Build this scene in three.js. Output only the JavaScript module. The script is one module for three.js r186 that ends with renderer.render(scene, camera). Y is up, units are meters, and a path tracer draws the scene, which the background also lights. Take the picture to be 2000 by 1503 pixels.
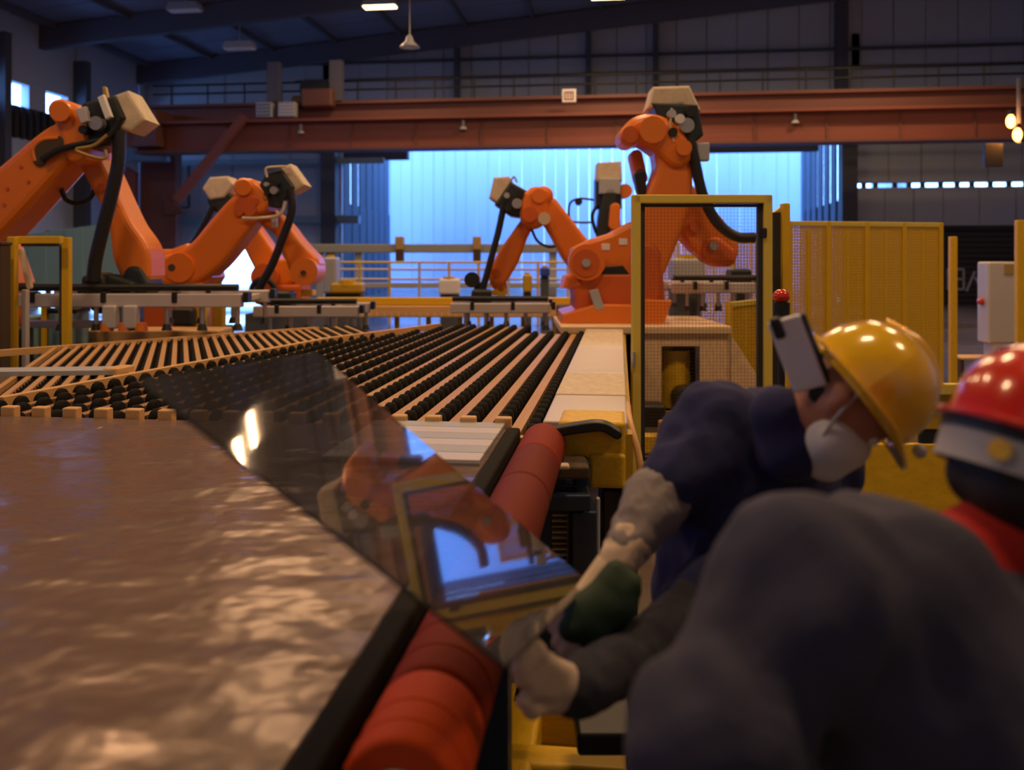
import * as THREE from 'three';
import { RoundedBoxGeometry } from 'three/addons/geometries/RoundedBoxGeometry.js';
import { mergeGeometries, mergeVertices } from 'three/addons/utils/BufferGeometryUtils.js';
import { MarchingCubes } from 'three/addons/objects/MarchingCubes.js';
import { ImprovedNoise } from 'three/addons/math/ImprovedNoise.js';
import { RectAreaLightUniformsLib } from 'three/addons/lights/RectAreaLightUniformsLib.js';

// ---------------------------------------------------------------- camera, sky, exposure
const FOCAL = 1700, HORIZON = 505, EYE = 1.65, YAW = Math.atan(210 / 1700);
const scene = new THREE.Scene();
const camera = new THREE.PerspectiveCamera(2 * Math.atan(751.5 / FOCAL) * 180 / Math.PI, 2000 / 1503, 0.05, 400);
camera.position.set(0, EYE, 0);
camera.rotation.y = YAW;
camera.setViewOffset(2000, 1503, 0, 751.5 - HORIZON, 2000, 1503);
camera.focus = 4.1;
camera.userData.fStop = 1.9;
camera.updateMatrixWorld();
scene.background = new THREE.Color().setRGB(2.2, 4.8, 11.0);
const LAMP_COLOR = new THREE.Color().setRGB(1.0, 0.60, 0.31), LAMP_POWER = 105;
const renderer = new THREE.WebGLRenderer();
renderer.toneMapping = THREE.LinearToneMapping;
renderer.toneMappingExposure = 1.0;
renderer.shadowMap.enabled = true;
RectAreaLightUniformsLib.init();

// ---------------------------------------------------------------- helpers
let seed = 7;
const rnd = () => { seed = (seed * 16807) % 2147483647; return seed / 2147483647; };
const V = (x, y, z) => new THREE.Vector3(x, y, z);
const UP = V(0, 1, 0), FWD = V(-Math.sin(YAW), 0, -Math.cos(YAW)), RIGHT = V(Math.cos(YAW), 0, -Math.sin(YAW));
const ray = (px, py) => FWD.clone().addScaledVector(RIGHT, (px - 1000) / FOCAL).addScaledVector(UP, (HORIZON - py) / FOCAL);
const P = (px, py, d) => V(0, EYE, 0).addScaledVector(ray(px, py), d);             // a point seen at a pixel, d metres deep
const onY = (px, py, y) => { const r = ray(px, py); return P(px, py, (y - EYE) / r.y); };
const onZ = (px, py, z) => P(px, py, -z / ray(px, py).z);                            // z is metres down the hall
const onX = (px, py, x) => P(px, py, x / ray(px, py).x);

const used = {};
function numbered(n) { const k = used[n] = (used[n] ?? -1) + 1; return k ? n + '_' + String(k).padStart(3, '0') : n; }
function shadows(m) { m.castShadow = m.receiveShadow = true; return m; }
function thing(name, label, category, pos = V(0, 0, 0), turn = 0, group) {
  const o = new THREE.Group(); o.name = numbered(name); scene.add(o);
  o.position.copy(pos); o.rotation.y = turn; o.userData = { label, category };
  if (group) o.userData.group = group;
  return o;
}
function part(name, geo, mat, parent, x = 0, y = 0, z = 0, rx = 0, ry = 0, rz = 0) {
  const m = shadows(new THREE.Mesh(geo, mat)); m.name = parent === scene ? numbered(name) : name; m.position.set(x, y, z); m.rotation.set(rx, ry, rz); parent.add(m); return m;
}
function struct(name, geo, mat, x = 0, y = 0, z = 0, rx = 0, ry = 0, rz = 0) { const m = part(name, geo, mat, scene, x, y, z, rx, ry, rz); m.userData.kind = 'structure'; return m; }
function structGroup(name) { const g = new THREE.Group(); g.name = name; g.userData.kind = 'structure'; scene.add(g); return g; }
const box = (w, h, d) => new THREE.BoxGeometry(w, h, d);
const rbox = (w, h, d, r = 0.02) => new RoundedBoxGeometry(w, h, d, 2, Math.min(r, w / 2.1, h / 2.1, d / 2.1));
const cyl = (r, h, n = 20, r2 = r) => new THREE.CylinderGeometry(r2, r, h, n);
const moved = (g, x, y, z, rx = 0, ry = 0, rz = 0) => g.applyMatrix4(new THREE.Matrix4().compose(V(x, y, z), new THREE.Quaternion().setFromEuler(new THREE.Euler(rx, ry, rz)), V(1, 1, 1)));
const join = (gs) => mergeGeometries(gs.map((g) => { const h = g.index ? g.toNonIndexed() : g; for (const k of Object.keys(h.attributes)) if (!['position', 'normal', 'uv'].includes(k)) h.deleteAttribute(k); return h; }));
function tube(pts, r, seg = 40, n = 10) { return new THREE.TubeGeometry(new THREE.CatmullRomCurve3(pts), seg, r, n); }
function bar(a, b, w, h = w, name, mat, parent, geoOnly) {       // a box from a to b
  const d = b.clone().sub(a), g = box(w, h, d.length());
  const q = new THREE.Matrix4().lookAt(b, a, Math.abs(d.y) > 0.98 * d.length() ? V(0, 0, 1) : UP);
  q.setPosition(a.clone().add(b).multiplyScalar(0.5)); g.applyMatrix4(q);
  return geoOnly ? g : part(name, g, mat, parent);
}
// ---------------------------------------------------------------- textures and materials
const noise = new ImprovedNoise();
function fbm(x, y, o = 4) { let s = 0, a = 0.5; for (let i = 0; i < o; i++) { s += a * noise.noise(x, y, i * 7.3); x *= 2.03; y *= 2.03; a *= 0.5; } return s; }
function texture(n, fn, srgb) {
  const d = new Uint8Array(n * n * 4);
  for (let y = 0; y < n; y++) for (let x = 0; x < n; x++) { const c = fn(x / n, y / n); for (let k = 0; k < 3; k++) d[(y * n + x) * 4 + k] = Math.max(0, Math.min(255, 255 * (Array.isArray(c) ? c[k] : c))); d[(y * n + x) * 4 + 3] = 255; }
  const t = new THREE.DataTexture(d, n, n); t.wrapS = t.wrapT = THREE.RepeatWrapping; t.magFilter = THREE.LinearFilter; if (srgb) t.colorSpace = THREE.SRGBColorSpace; t.needsUpdate = true; return t;
}
const wear = texture(256, (x, y) => { const f = fbm(x * 9, y * 9) + 0.6 * fbm(x * 40, y * 40); const v = 0.9 + 0.25 * f; return [v, v, v]; });
const wave = texture(512, (x, y) => 0.5 + 0.55 * fbm(x * 5, y * 11, 3) + 0.12 * fbm(x * 30, y * 40, 2));
const patchy = texture(256, (x, y) => { const v = 0.5 + 0.9 * fbm(x * 6, y * 12, 4); return v; });
const weave = texture(128, (x, y) => 0.5 + 0.25 * Math.sin(x * 128 * 1.57) * Math.sin(y * 128 * 1.57) + 0.3 * fbm(x * 10, y * 10));
function M(r, g, b, rough = 0.6, metal = 0, o = {}) { const m = new THREE.MeshPhysicalMaterial({ roughness: rough, metalness: metal, ...o }); m.color.setRGB(r, g, b); return m; }
const worn = { map: wear };
const mat = {
  orange: M(0.82, 0.205, 0.010, 0.42, 0, { clearcoat: 0.35, clearcoatRoughness: 0.3 }), orangeDark: M(0.62, 0.12, 0.015, 0.5), black: M(0.012, 0.013, 0.016, 0.45), rubber: M(0.007, 0.0065, 0.006, 0.9, 0, { specularIntensity: 0.5 }),
  cream: M(0.74, 0.62, 0.46, 0.55, 0, worn), motor: M(0.03, 0.04, 0.045, 0.4, 0.3), steel: M(0.5, 0.5, 0.52, 0.35, 0.8), alu: M(0.62, 0.58, 0.58, 0.45, 0.25), greyPlate: M(0.42, 0.45, 0.5, 0.5, 0.2),
  yellow: M(0.80, 0.50, 0.012, 0.45, 0, worn), yellowPale: M(0.72, 0.56, 0.09, 0.5), yellowDark: M(0.5, 0.32, 0.02, 0.55), meshDark: M(0.03, 0.03, 0.03, 0.6),
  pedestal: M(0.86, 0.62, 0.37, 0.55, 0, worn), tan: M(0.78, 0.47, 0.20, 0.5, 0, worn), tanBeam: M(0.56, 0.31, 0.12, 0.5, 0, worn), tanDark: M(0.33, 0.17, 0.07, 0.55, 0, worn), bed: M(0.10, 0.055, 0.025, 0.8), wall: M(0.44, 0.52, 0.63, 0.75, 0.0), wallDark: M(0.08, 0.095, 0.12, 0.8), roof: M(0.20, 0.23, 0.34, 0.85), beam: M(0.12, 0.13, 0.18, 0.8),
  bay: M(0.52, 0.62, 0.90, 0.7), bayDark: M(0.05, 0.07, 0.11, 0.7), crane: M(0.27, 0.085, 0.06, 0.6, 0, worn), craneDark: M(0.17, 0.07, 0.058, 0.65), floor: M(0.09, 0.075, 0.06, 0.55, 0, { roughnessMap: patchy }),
  teal: M(0.22, 0.42, 0.50, 0.5), tealBlue: M(0.22, 0.34, 0.46, 0.6), navySteel: M(0.012, 0.025, 0.06, 0.5), ground: M(0.6, 0.62, 0.64, 0.9),
  red: M(0.66, 0.025, 0.006, 0.25, 0, { clearcoat: 1, clearcoatRoughness: 0.08 }), helmetYellow: M(0.85, 0.52, 0.01, 0.22, 0, { clearcoat: 1, clearcoatRoughness: 0.08 }),
  navy: M(0.022, 0.026, 0.10, 0.95, 0, { sheen: 0.3, bumpMap: weave, bumpScale: 0.001 }), jacket: M(0.044, 0.046, 0.084, 0.95, 0, { sheen: 0.4, bumpMap: weave, bumpScale: 0.001 }), sleeve: M(0.25, 0.225, 0.24, 0.95),
  skin: M(0.42, 0.19, 0.13, 0.55), mask: M(0.72, 0.74, 0.76, 0.9), glove: M(0.62, 0.50, 0.40, 0.9), palm: M(0.006, 0.03, 0.016, 0.7), hair: M(0.012, 0.010, 0.010, 0.6),
  redCloth: M(0.42, 0.012, 0.008, 0.9), band: M(0.42, 0.42, 0.45, 0.6), visor: M(0.80, 0.84, 0.92, 0.4), brownDark: M(0.07, 0.045, 0.03, 0.8), white: M(0.8, 0.8, 0.82, 0.6), trousers: M(0.03, 0.032, 0.05, 0.95),
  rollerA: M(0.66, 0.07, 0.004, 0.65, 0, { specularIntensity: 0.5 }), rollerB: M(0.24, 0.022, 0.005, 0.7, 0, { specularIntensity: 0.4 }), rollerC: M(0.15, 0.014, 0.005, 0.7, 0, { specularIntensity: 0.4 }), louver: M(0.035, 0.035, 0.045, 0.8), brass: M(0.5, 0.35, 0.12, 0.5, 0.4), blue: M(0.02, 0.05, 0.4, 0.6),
};
// a flat outline through centre points with half widths, extruded and rounded: robot castings
function casting(pts, thick, bevel = 0.03) {
  const c = new THREE.CatmullRomCurve3(pts.map((p) => V(p[0], p[1], p[2])), false, 'centripetal'), n = 26, L = [], R = [];
  const q = []; for (let i = 0; i <= n; i++) q.push(c.getPoint(i / n));
  for (let i = 0; i <= n; i++) {
    const a = q[Math.max(0, i - 1)], b = q[Math.min(n, i + 1)], t = V(b.x - a.x, b.y - a.y, 0).normalize(), r = Math.max(0.012, q[i].z - bevel);
    L.push(new THREE.Vector2(q[i].x - t.y * r, q[i].y + t.x * r)); R.push(new THREE.Vector2(q[i].x + t.y * r, q[i].y - t.x * r));
    if (i === 0 || i === n) {
      const cap = [], s = i ? 1 : -1; for (let k = 1; k < 8; k++) { const an = Math.PI * k / 8; const dx = s * t.x, dy = s * t.y; cap.push(new THREE.Vector2(q[i].x + r * (Math.sin(an) * dx + Math.cos(an) * (i ? -t.y : t.y) * 1), q[i].y + r * (Math.sin(an) * dy + Math.cos(an) * (i ? t.x : -t.x)))); }
      if (i) L.push(...cap); else R.unshift(...cap.reverse().reverse()), R.capStart = true;
    }
  }
  const start = R.splice(0, 7);                       // from the right side round to the left side
  const outline = [...L, ...R.reverse(), ...start];
  const g = new THREE.ExtrudeGeometry(new THREE.Shape(outline), { depth: Math.max(0.01, thick - 2 * bevel), bevelEnabled: true, bevelSize: bevel, bevelThickness: bevel, bevelSegments: 3 });
  g.translate(0, 0, -thick / 2 + bevel); return g;
}
function plate(pts, thick, bevel = 0.015) { const g = new THREE.ExtrudeGeometry(new THREE.Shape(pts.map((p) => new THREE.Vector2(p[0], p[1]))), { depth: Math.max(0.005, thick - 2 * bevel), bevelEnabled: bevel > 0, bevelSize: bevel, bevelThickness: bevel, bevelSegments: 2 }); g.translate(0, 0, -thick / 2 + bevel); return g; }
// a group parallel to the picture plane at a depth, and pixel offsets inside it in metres
function facing(name, label, category, px, py, d, group) {
  const o = thing(name, label, category, P(px, py, d), YAW, group), s = d / FOCAL;
  const L = (x, y, z = 0) => V((x - px) * s, (py - y) * s, z);
  const A = (l) => l.map(([x, y, r]) => [(x - px) * s, (py - y) * s, r * s]);
  return { o, s, L, A, Q: (l) => l.map(([x, y]) => [(x - px) * s, (py - y) * s]) };
}

// ---------------------------------------------------------------- the hall
const END = 34, LEFT = -19.5, EAVE = 8.75, SLOPE = 0.09, RIDGE = 9.5, RIGHT_WALL = 17, BACK = 5;
struct('floor', box(46, 0.3, 62), mat.floor, -2, -0.15, -20);
const roofY = (x) => x < RIDGE ? EAVE + (x - LEFT) * SLOPE : EAVE + (RIDGE - LEFT) * SLOPE - (x - RIDGE) * 0.05;
{ // roof deck in sheets with rafters and purlins
  const g = structGroup('ceiling');
  for (const [x0, x1] of [[LEFT - 0.4, RIDGE], [RIDGE, RIGHT_WALL + 0.4]]) {
    const w = Math.hypot(x1 - x0, roofY(x1) - roofY(x0)), an = Math.atan2(roofY(x1) - roofY(x0), x1 - x0), z0 = -END - 0.3, step = (END + 0.3 + BACK) / 14;
    const sheet = box(w + 0.1, 0.2, step + 0.04);
    for (let k = 0; k < 14; k++) part('sheet', sheet, mat.roof, g, (x0 + x1) / 2, (roofY(x0) + roofY(x1)) / 2 + 0.9 + (k % 2) * 0.02, z0 + (k + 0.5) * step, 0, 0, an);
    for (const z of [-33.4, -27.4, -21.4, -15.4, -9.4, -3.4]) part('rafter', box(w, 0.75, 0.28), mat.beam, g, (x0 + x1) / 2, (roofY(x0) + roofY(x1)) / 2 + 0.38, z, 0, 0, an);
    for (let x = x0 + 1; x < x1; x += 2.6) part('purlin', box(0.12, 0.2, END + BACK - 1), mat.beam, g, x, roofY(x) + 0.72, -(END - BACK) / 2);
  }
}
{ // wall at the end of the hall with its great opening into the loading bay and a doorway
  const g = structGroup('wall_back'), op0 = onZ(668, 400, END).x, op1 = onZ(1650, 400, END).x, opTop = onZ(1100, 272, END).y;
  const d0 = onZ(392, 500, END).x, d1 = onZ(516, 500, END).x, dTop = onZ(450, 484, END).y;
  const piece = (x0, x1, y0, y1, m = mat.wall) => { part('backing', box(x1 - x0 + 0.02, y1 - y0 + 0.02, 0.06), mat.wallDark, g, (x0 + x1) / 2, (y0 + y1) / 2, -END - 0.27); const n = Math.max(1, Math.round((x1 - x0) / 1.15)), w = (x1 - x0) / n; const sh = box(w - 0.03, y1 - y0, 0.2); for (let k = 0; k < n; k++) part('panel', sh, m, g, x0 + (k + 0.5) * w, (y0 + y1) / 2, -END - 0.1 - (k % 2) * 0.03); };
  const upper = roofY(LEFT) + 0.6;
  piece(LEFT, d0, 0, opTop); piece(d1, op0, 0, opTop); piece(d0, d1, dTop, opTop);
  const n = 32, w = (RIGHT_WALL - LEFT) / n;
  for (let k = 0; k < n; k++) { const x = LEFT + (k + 0.5) * w, h = roofY(x) + 0.9 - opTop; part('panel', box(w - 0.03, h, 0.2), mat.wall, g, x, opTop + h / 2, -END - 0.1 - (k % 2) * 0.03); part('backing', box(w + 0.02, h, 0.06), mat.wallDark, g, x, opTop + h / 2, -END - 0.27); }
  const sy = onZ(1850, 360, END).y, sx = onZ(1668, 360, END).x, vx = onZ(1662, 300, END).x, vx2 = onZ(1672, 300, END).x, vy0 = onZ(1665, 350, END).y, vy1 = onZ(1665, 278, END).y;
  piece(op1, vx, 0, opTop); piece(vx, vx2, 0, vy0); piece(vx2, RIGHT_WALL, sy + 0.09, opTop);
  const rx0 = onZ(1842, 600, END).x, rx1 = onZ(1985, 600, END).x, ry = onZ(1900, 440, END).y;
  piece(vx2, rx0, 0, sy - 0.09); piece(rx1, RIGHT_WALL, 0, sy - 0.09); piece(rx0, rx1, ry, sy - 0.09);
  for (let x = vx2 + 0.3; x < RIGHT_WALL; x += 0.42 + 0.3 * rnd()) part('slot_bar', box(0.16, 0.18, 0.12), mat.wallDark, g, x, sy, -END - 0.1);
  for (const px of [895, 1150, 1640, 1280]) { const p = onZ(px, 100, END); const h = roofY(p.x) - opTop; part('column', box(px === 1640 ? 0.45 : 0.2, h, 0.3), mat.wallDark, g, p.x, opTop + h / 2, -END + 0.25); }
  for (const py of [115, 150]) { const y = onZ(1000, py, END).y; part('girt', box(30, 0.1, 0.12), mat.wallDark, g, 2, y, -END + 0.1); }
  for (const [px, w2] of [[650, 0.6], [1652, 0.55], [225, 0.5]]) { const p = onZ(px, 300, END); part('column', box(w2, opTop, 0.5), mat.wallDark, g, p.x, opTop / 2, -END + 0.35); }
  const hb = onZ(400, 430, END - 0.3); part('crash_rail', box(12, 0.32, 0.3), mat.tealBlue, g, hb.x + 0.5, hb.y, hb.z);
  const hc = onZ(400, 318, END - 0.3); part('crash_rail', box(12, 0.22, 0.2), mat.tealBlue, g, hc.x + 1.5, hc.y, hc.z);
  for (const [px, dw, py0, py1] of [[345, 2, 322, 405]]) { const a = onZ(px - 22, py0, END - 0.3), b = onZ(px + 24, py1, END - 0.3); for (const x of [a.x, b.x]) part('window_frame', box(0.08, a.y - b.y, 0.1), mat.wallDark, g, x, (a.y + b.y) / 2, a.z); for (const y of [a.y, b.y, (a.y + b.y) / 2]) part('window_frame', box(b.x - a.x, 0.08, 0.1), mat.wallDark, g, (a.x + b.x) / 2, y, a.z); }
  // dark roller shutter door on the right of the end wall
  const door = structGroup('door_1'); const n2 = 14, hh = ry / n2; part('backing', box(rx1 - rx0, ry, 0.05), mat.louver, door, (rx0 + rx1) / 2, ry / 2, -END - 0.22);
  for (let k = 0; k < n2; k++) part('slat', rbox(rx1 - rx0, hh - 0.02, 0.12, 0.03), mat.louver, door, (rx0 + rx1) / 2, (k + 0.5) * hh, -END - 0.12);
  const lx = onZ(1868, 545, END - 0.02), lx2 = onZ(1905, 545, END - 0.02), q = 0.02;    // faint white painted characters
  const mark = (x, y, w, h, rz) => part('lettering', box(w, h, 0.01), mat.greyPlate, door, x, y, -END - 0.045, 0, 0, rz);
  for (const sx2 of [-0.28, 0.28]) mark(lx.x + sx2, lx.y, 0.07, 0.75, 0); for (const sy2 of [0.37, 0, -0.37]) mark(lx.x, lx.y + sy2, 0.6, 0.07, 0);
  mark(lx2.x - 0.14, lx2.y - 0.08, 0.08, 0.8, -0.38); mark(lx2.x + 0.16, lx2.y - 0.2, 0.08, 0.62, 0.5);
  // the loading bay behind the opening: open to the sky above
  const bay = structGroup('wall_bay'), B = 47, bx0 = onZ(776, 400, B).x, bx1 = onZ(1548, 400, B).x, bh = 9.2;
  const nb = 38, wx = bx0 - 1, bw = (bx1 - bx0 + 2) / nb, bs = box(bw - 0.02, bh, 0.15);
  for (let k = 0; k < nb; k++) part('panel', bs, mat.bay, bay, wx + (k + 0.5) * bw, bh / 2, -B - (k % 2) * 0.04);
  for (const s of [0, 1]) {
    const xa = s ? op1 : op0, xb = s ? bx1 : bx0, n3 = 7;
    for (let k = 0; k < n3; k++) {
      const t0 = k / n3 * 0.8, z0 = -END - 0.5 - t0 * (B - END), x = THREE.MathUtils.lerp(xa, xb, t0);
      part('fin', box(0.08, bh, 0.8), mat.bayDark, bay, x + (s ? 0.1 : -0.1), bh / 2, z0 - 0.4);
      part('strip', box(0.08, bh * 0.42, 0.72), mat.bayDark, bay, x + (s ? 0.25 : -0.25), bh * 0.22, z0 - 1.15);
    }
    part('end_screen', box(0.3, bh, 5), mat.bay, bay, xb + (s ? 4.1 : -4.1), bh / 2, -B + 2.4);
    part('lintel', box(0.3, 1.2, B - END), mat.bayDark, bay, (xa + xb) / 2 + (s ? 0.1 : -0.1), bh + 0.3, -(END + B) / 2);
  }
  part('canopy', box(bx1 - bx0 + 2, 0.2, 6.2), mat.bayDark, bay, (bx0 + bx1) / 2, bh + 0.6, -END - 3.5);
  part('header', box(3.4, 0.35, 0.4), mat.bayDark, bay, bx0 + 2, onZ(850, 292, END).y - 0.15, -END - 0.5);
  part('header', box(4.6, 0.35, 0.4), mat.bayDark, bay, onZ(1480, 280, END).x, onZ(1480, 285, END).y, -END - 0.5);
}
struct('ground', box(120, 0.2, 80), mat.ground, 0, -0.25, -75);
struct('ground', box(40, 0.2, 120), mat.ground, LEFT - 20.5, -0.25, -20);
{ // left wall: a row of high windows over a dark louvred band
  const g = structGroup('wall_left'), wy0 = 6.65, wy1 = 7.4, pitch = 2.07, ww = 1.2, first = -33.0;
  for (let k = 0; k < 18; k++) {
    const z = first + k * pitch + 0.62;
    part('pier', box(0.3, wy1 - wy0, pitch - ww), mat.wall, g, LEFT - 0.15, (wy0 + wy1) / 2, z + pitch / 2);
    part('cladding', box(0.3, EAVE + 1.2 - wy1, pitch + 0.02), mat.wall, g, LEFT - 0.15 + (k % 2) * 0.03, (EAVE + 1.2 + wy1) / 2, z);
    part('column', box(0.5, EAVE, 0.3), mat.wallDark, g, LEFT + 0.25, EAVE / 2, z + pitch / 2 + (k % 2 ? 0 : 50));
    for (let j = 0; j < 6; j++) part('slat', box(0.08, 1.05, 0.14), mat.louver, g, LEFT + 0.08, 6.1, z - 0.86 + j * 0.345);
    const low = k === 1 || k === 2 ? 1.7 : 0; part('cladding', box(0.3, 5.6 - low, pitch + 0.02), mat.wall, g, LEFT - 0.15 + (k % 2) * 0.03, (5.6 + low) / 2, z);
    part('band_backing', box(0.2, 1.06, pitch), mat.wallDark, g, LEFT - 0.12, 6.12, z);
  }
  part('cladding', box(0.3, EAVE + 1.2, 1.4), mat.wall, g, LEFT - 0.15, (EAVE + 1.2) / 2, 4.6);
  part('cladding', box(0.3, EAVE + 1.2, 0.8), mat.wall, g, LEFT - 0.15, (EAVE + 1.2) / 2, -END + 0.1);
}
struct('wall_right', box(0.3, 13, END + BACK), mat.wall, RIGHT_WALL + 0.15, 6.5, -(END - BACK) / 2);
struct('wall_front', box(RIGHT_WALL - LEFT, 13, 0.3), mat.wall, (RIGHT_WALL + LEFT) / 2, 6.5, BACK + 0.15);

// ---------------------------------------------------------------- lamps
const glow = new THREE.MeshStandardMaterial({ color: 0x221100, emissive: new THREE.Color().setRGB(1, 0.62, 0.28), emissiveIntensity: 9, roughness: 0.6 });
const unlit = M(0.88, 0.9, 0.95, 0.4);
function highBay(p, lit, label, group, w = 1.05, dp = 0.32) {
  const o = thing('high_bay_lamp', label, 'lamp', p, 0, group);
  part('housing', plate([[-w / 2, 0], [w / 2, 0], [w / 2 - 0.1, 0.2], [-w / 2 + 0.1, 0.2]], dp + 0.06, 0.01), mat.greyPlate, o, 0, 0.03, 0);
  part('diffuser', rbox(w - 0.06, 0.05, dp, 0.02), lit ? glow : unlit, o, 0, 0.0, 0);
  const rod = Math.max(0.2, roofY(p.x) + 0.3 - p.y - 0.22);
  part('hanger', cyl(0.02, rod, 8), mat.steel, o, 0, 0.22 + rod / 2, 0);
  if (lit) { const l = new THREE.RectAreaLight(LAMP_COLOR, LAMP_POWER, w - 0.06, dp); l.position.set(0, -0.04, 0); l.rotation.x = -Math.PI / 2; l.castShadow = true; o.add(l); }
}
const LY = 9.3;
highBay(onY(742, 14, LY), true, 'lit high bay lamp glowing orange white under the dark roof, clear of the frame edge');
highBay(onY(1188, -5, LY), true, 'lit high bay lamp cut by the top edge above the tallest robot');
highBay(onY(1258, -38, LY), true, 'lit high bay lamp mirrored in the glass sheet as the lower streak', undefined, 1.7, 0.42);
highBay(onY(361, 21, 9.2), false, 'unlit pale lamp high under the blue roof, the upper of two');
highBay(onY(468, 96, 8.6), false, 'unlit pale lamp under the blue roof just above the rafter end, the lower of two');
for (const [x, z] of [[7.6, -25], [-7, -17.5], [-0.5, -17.5], [6, -17.5], [-6.5, -10], [0, -10], [6.5, -10], [-6, -2.5], [0.5, -2.5], [7, -2.5]])
  highBay(V(x, LY, z), true, 'lit high bay lamp hung from the roof over the conveyor hall', 'high bay lamps over the hall', 1.6, 0.4);
{ // pendant bell lamp and the small bells under the crane
  const f = facing('pendant_lamp', 'pale bell shaped pendant lamp hanging unlit from the roof', 'lamp', 800, 92, 24);
  part('shade', new THREE.LatheGeometry([[0.02, 0.35], [0.07, 0.3], [0.12, 0.15], [0.28, 0]].map((p) => new THREE.Vector2(...p)), 20), unlit, f.o); part('rod', cyl(0.015, 1.2, 6), mat.steel, f.o, 0, 0.9, 0);
}

// ---------------------------------------------------------------- overhead crane across the hall
{
  const Z = 28, y0 = onZ(1000, 288, Z).y, yl = onZ(1000, 231, Z).y, y1 = onZ(1000, 190, Z).y, xl = onZ(275, 260, Z).x, xr = RIGHT_WALL - 1;
  const o = thing('overhead_crane', 'long rust red overhead travelling crane bridge spanning the hall', 'crane', V((xl + xr) / 2, y0, -Z)), W = xr - xl, cx = (xl + xr) / 2;
  part('girder', box(W, yl - y0, 0.5), mat.crane, o, 0, (yl - y0) / 2, 0);
  part('flange', box(W, 0.09, 0.95), mat.crane, o, 0, yl - y0, 0.12);
  part('flange', box(W, 0.08, 0.8), mat.craneDark, o, 0, 0, 0.05);
  part('girder', box(W, y1 - yl, 0.5), mat.craneDark, o, 0, (yl + y1) / 2 - y0, -0.6);
  part('flange', box(W, 0.1, 0.7), mat.craneDark, o, 0, y1 - y0, -0.5);
  for (let k = 0; k < 15; k++) part('stiffener', box(0.06, yl - y0 - 0.15, 0.06), mat.craneDark, o, -W / 2 + (k + 0.5) * W / 15, (yl - y0) / 2, 0.27);
  const rail = (py) => onZ(1000, py, Z).y - y0;
  const ry0 = rail(158), ry1 = rail(140);
  for (const y of [ry0, ry1]) part('handrail', cyl(0.035, W, 8), mat.black, o, 0, y, -0.8, 0, 0, Math.PI / 2);
  for (let k = 0; k < 24; k++) part('rail_post', cyl(0.03, ry1 - (y1 - y0), 8), mat.black, o, -W / 2 + (k + 0.5) * W / 24, (ry1 + y1 - y0) / 2, -0.8);
  const c = (px) => onZ(px, 200, Z).x - cx;
  for (const px of [529, 652]) part('trolley_post', box(0.42, rail(105) - (y1 - y0), 0.3), mat.beam, o, c(px), (rail(105) + y1 - y0) / 2, -0.3);
  part('hoist', rbox(1.1, 0.62, 0.7, 0.1), mat.craneDark, o, c(620), rail(183), -0.2); part('hoist_drum', cyl(0.28, 0.9, 18), mat.motor, o, c(612), rail(163), -0.2, 0, 0, Math.PI / 2); part('hoist_motor', cyl(0.2, 0.6, 14), mat.brownDark, o, c(588), rail(188), -0.1, 0, 0, Math.PI / 2);
  for (const [px, w] of [[529, 0.55], [572, 0.58]]) { const cab = part('control_cabinet', rbox(w, 0.5, 0.3, 0.03), mat.greyPlate, o, c(px), rail(210), 0.45); for (let k = 0; k < 4; k++) part('vent_slat', box(w - 0.1, 0.03, 0.02), px > 550 ? mat.white : mat.wallDark, cab, 0, -0.17 + k * 0.11, 0.155); }
  const brace0 = onZ(478, 228, Z - 0.6), brace1 = onZ(345, 392, Z - 0.6), off = V(cx, y0, -Z);
  bar(brace0.sub(off), brace1.sub(off), 0.2, 0.3, 'brace', mat.crane, o);
  const s = part('number_plate', rbox(0.44, 0.42, 0.04, 0.01), mat.white, o, c(1113), rail(194), 0.42);
  for (const [x, y, w, h] of [[-0.13, 0, 0.04, 0.26], [0.0, 0.11, 0.26, 0.04], [0.13, 0, 0.04, 0.26], [-0.04, 0.02, 0.04, 0.18], [0.05, 0.02, 0.04, 0.18], [0, -0.12, 0.26, 0.04]]) part('lettering', box(w, h, 0.012), mat.crane, s, x, y, 0.024);
  const wing = onZ(300, 255, Z).x - cx;
  part('end_carriage', box(1.1, 1.2, 1.6), mat.craneDark, o, wing, 0.75, 0);
}
for (const [px, py, w] of [[588, 258, 'between the control cabinets and the bay'], [905, 250, 'above the bay opening edge'], [1553, 238, 'past the tallest robot']]) {
  const f = facing('alarm_bell', 'small pale alarm bell on the crane girder face ' + w, 'alarm bell', px, py, onZ(px, py, 27.66).sub(V(0, EYE, 0)).dot(FWD));
  part('dome', new THREE.SphereGeometry(0.13, 16, 10, 0, Math.PI * 2, 0, Math.PI / 2), mat.greyPlate, f.o, 0, -0.05, 0); part('bracket', box(0.08, 0.2, 0.08), mat.greyPlate, f.o, 0, 0.16, 0);
}
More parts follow.
